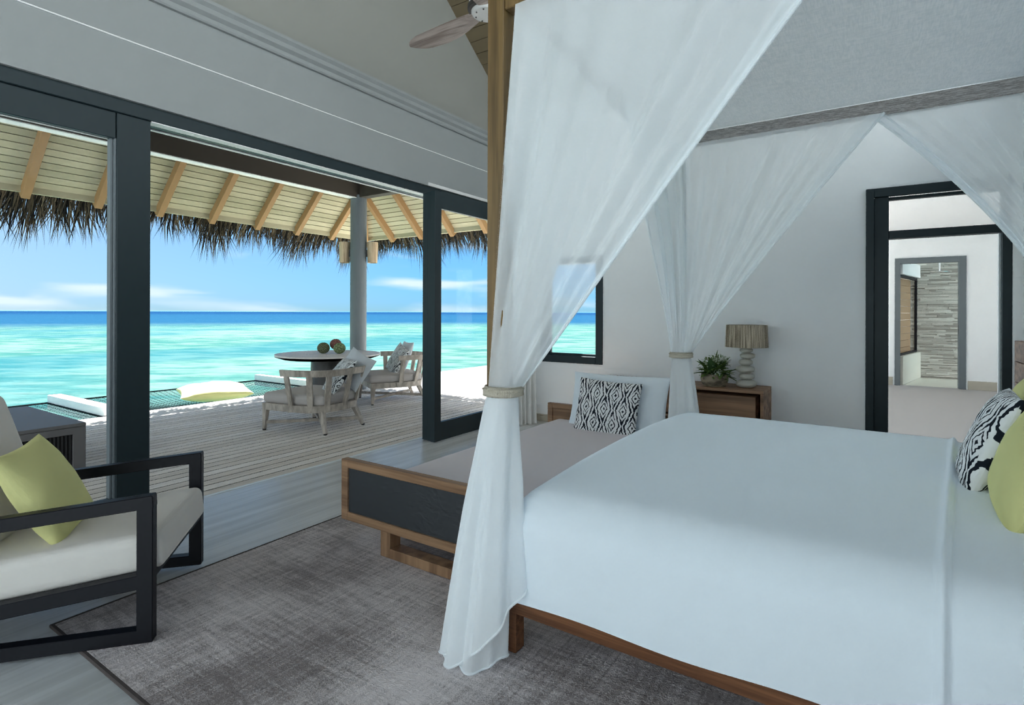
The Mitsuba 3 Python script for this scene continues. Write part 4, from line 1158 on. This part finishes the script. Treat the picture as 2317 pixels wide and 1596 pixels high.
def leaf(base, d, L, w, droop):
    n = 7
    t = np.linspace(0, 1, n)
    d = unit(d)
    side = unit(np.cross(d, [0, 0, 1.0]))
    up = np.cross(side, d)
    c = np.asarray(base) + d * (t * L)[:, None] - np.array([0, 0, 1.0]) * (droop * t**2)[:, None]
    ww = w * np.sin(np.pi * np.clip(t * 0.94 + 0.06, 0, 1)) ** 0.8
    ww[-1] = 0.0005
    P = np.stack([c - side * ww[:, None] + up * (0.25 * ww)[:, None], c, c + side * ww[:, None] + up * (0.25 * ww)[:, None]], 1)
    return gridmesh(P)


rl = np.random.default_rng(12)
b0 = np.array([px_, py_, sz + 0.10])
for dirx, dz, L, w, dp in ((R0 * 1.0, 0.1, 0.26, 0.036, 0.12), (-R0 * 0.9, 0.75, 0.24, 0.036, 0.01), (R0 * 0.15 - F * 0.1, 1.4, 0.25, 0.04, 0.0), (R0 * 0.8, 0.3, 0.23, 0.03, 0.03), (R0 * 0.7 + F * 0.3, 0.8, 0.25, 0.03, 0.02), (-R0 * 0.7 - F * 0.5, 0.2, 0.22, 0.036, 0.06), (-R0 * 0.95 - F * 0.3, 0.5, 0.24, 0.034, 0.03)):
    put(key, "leaf", leaf(b0, dirx + np.array([0, 0, dz]), L, w, dp), "leaf_green", True)
for k in range(90):
    an = rl.uniform(0, 2 * np.pi)
    d = np.array([math.cos(an), math.sin(an), rl.uniform(-0.1, 1.6)])
    put(key, "leaf", leaf(b0 + [rl.normal(0, 0.03), rl.normal(0, 0.03), rl.uniform(-0.01, 0.04)], d, rl.uniform(0.12, 0.22), rl.uniform(0.018, 0.034), rl.uniform(0.0, 0.06)), "leaf_green" if rl.random() < 0.4 else "leaf_dark", True)
sm = []
for k in range(420):
    d = unit(rl.normal(0, 1, 3) * [1, 1, 0.8] + [0, 0, 0.35])
    c0 = b0 + [0, 0, 0.035] + d * rl.uniform(0.07, 0.135) * [1.0, 1.0, 1.15]
    if c0[2] > sz + 0.09:
        sm.append(leaf(c0, d + rl.normal(0, 0.6, 3), rl.uniform(0.02, 0.04), rl.uniform(0.006, 0.011), 0.004))
put(key, "small_leaves", join(*sm), "leaf_green", True, kind="stuff")
bl = []
for c0 in (b0 - F * 0.07 + R0 * 0.0 + [0, 0, 0.15], b0 - F * 0.11 - R0 * 0.01 + [0, 0, 0.03], b0 + R0 * 0.07 - F * 0.05 + [0, 0, 0.16], b0 - R0 * 0.07 - F * 0.06 + [0, 0, 0.10]):
    for k in range(60):
        m = trimesh.creation.icosphere(0, rl.uniform(0.004, 0.0065))
        m.apply_translation(np.asarray(c0) + rl.normal(0, 0.026, 3) * [1, 1, 0.7])
        bl.append(m)
put(key, "blossom", join(*bl), "blossom_white", True, kind="stuff")

# ------------------------------------------------------------------ ceiling fan
key = thing("ceiling_fan", "ceiling fan with carved pale wood blades hanging under the boarded ceiling", "ceiling fan")
HX, HY, HZ = 3.243, 2.365, 3.48
put(key, "hub", lathe([(0, 0.0), (0.10, 0.0), (0.112, 0.006), (0.118, 0.018), (0.118, 0.03), (0.0, 0.03)], 48, (HX, HY, HZ - 0.015)), "fan_white", 40)
put(key, "hub_ring", lathe([(0.118, 0.014), (0.14, 0.018), (0.145, 0.03), (0.145, 0.05), (0.0, 0.05)], 48, (HX, HY, HZ - 0.004)), "dark_metal", 40)
put(key, "motor", lathe([(0.12, 0.05), (0.135, 0.06), (0.135, 0.14), (0.10, 0.20), (0.03, 0.22), (0, 0.22)], 40, (HX, HY, HZ)), "fan_white", 40)
zr_ = ZB + RS * (XB - HX)
put(key, "rod", tube([(HX, HY, HZ + 0.2), (HX, HY, zr_ + 0.03)], 0.014), "dark_metal", True)
for k in range(8):
    an = 2 * np.pi * k / 8 + 0.3
    put(key, "bolt", lathe([(0, 0), (0.006, 0), (0.006, 0.012), (0, 0.012)], 10, (HX + 0.088 * math.cos(an), HY + 0.088 * math.sin(an), HZ - 0.02)), "black_bolt")


def blade(az):
    d = np.array([math.cos(az), math.sin(az), 0.0])
    s = np.array([-d[1], d[0], 0.0])
    n = 40
    t = np.linspace(0, 1, n)
    L = 0.11 + t * 0.73
    wd = 0.055 + 0.030 * np.sin(np.pi * np.clip((t - 0.12) / 0.95, 0, 1)) ** 0.9
    wd *= np.sqrt(np.clip(1 - ((t - 0.80) / 0.202) ** 2 * (t > 0.80), 0, 1))
    wd = np.maximum(wd, 0.004)
    off = 0.035 * np.sin(np.pi * t) * -1
    tw = np.radians(26) * (1 - 0.55 * t) * np.clip(t / 0.12, 0.15, 1)
    K = 9
    e = np.linspace(-1, 1, K)
    rows = []
    for i in range(n):
        c = np.array([HX, HY, HZ + 0.012]) + d * L[i] + s * off[i]
        a = s * math.cos(tw[i]) + np.array([0, 0, 1.0]) * math.sin(tw[i])
        nrm = np.cross(d, a)
        th = 0.011 * (1 - 0.4 * t[i]) * np.sqrt(np.clip(1 - e**2, 0, 1)) + 0.002
        up = c + e[:, None] * wd[i] * a + nrm * th[:, None]
        lo = c + e[::-1, None] * wd[i] * a - nrm * th[::-1, None]
        rows.append(np.vstack([up, lo, up[:1]]))
    P = np.array(rows)
    caps = gridmesh(np.stack([P[-1][:K], P[-1][K:2 * K][::-1]], 0))
    return join(gridmesh(P), caps)


for az in (85, 205, 325):
    put(key, "blade", blade(math.radians(az)), "fan_wood", 50)
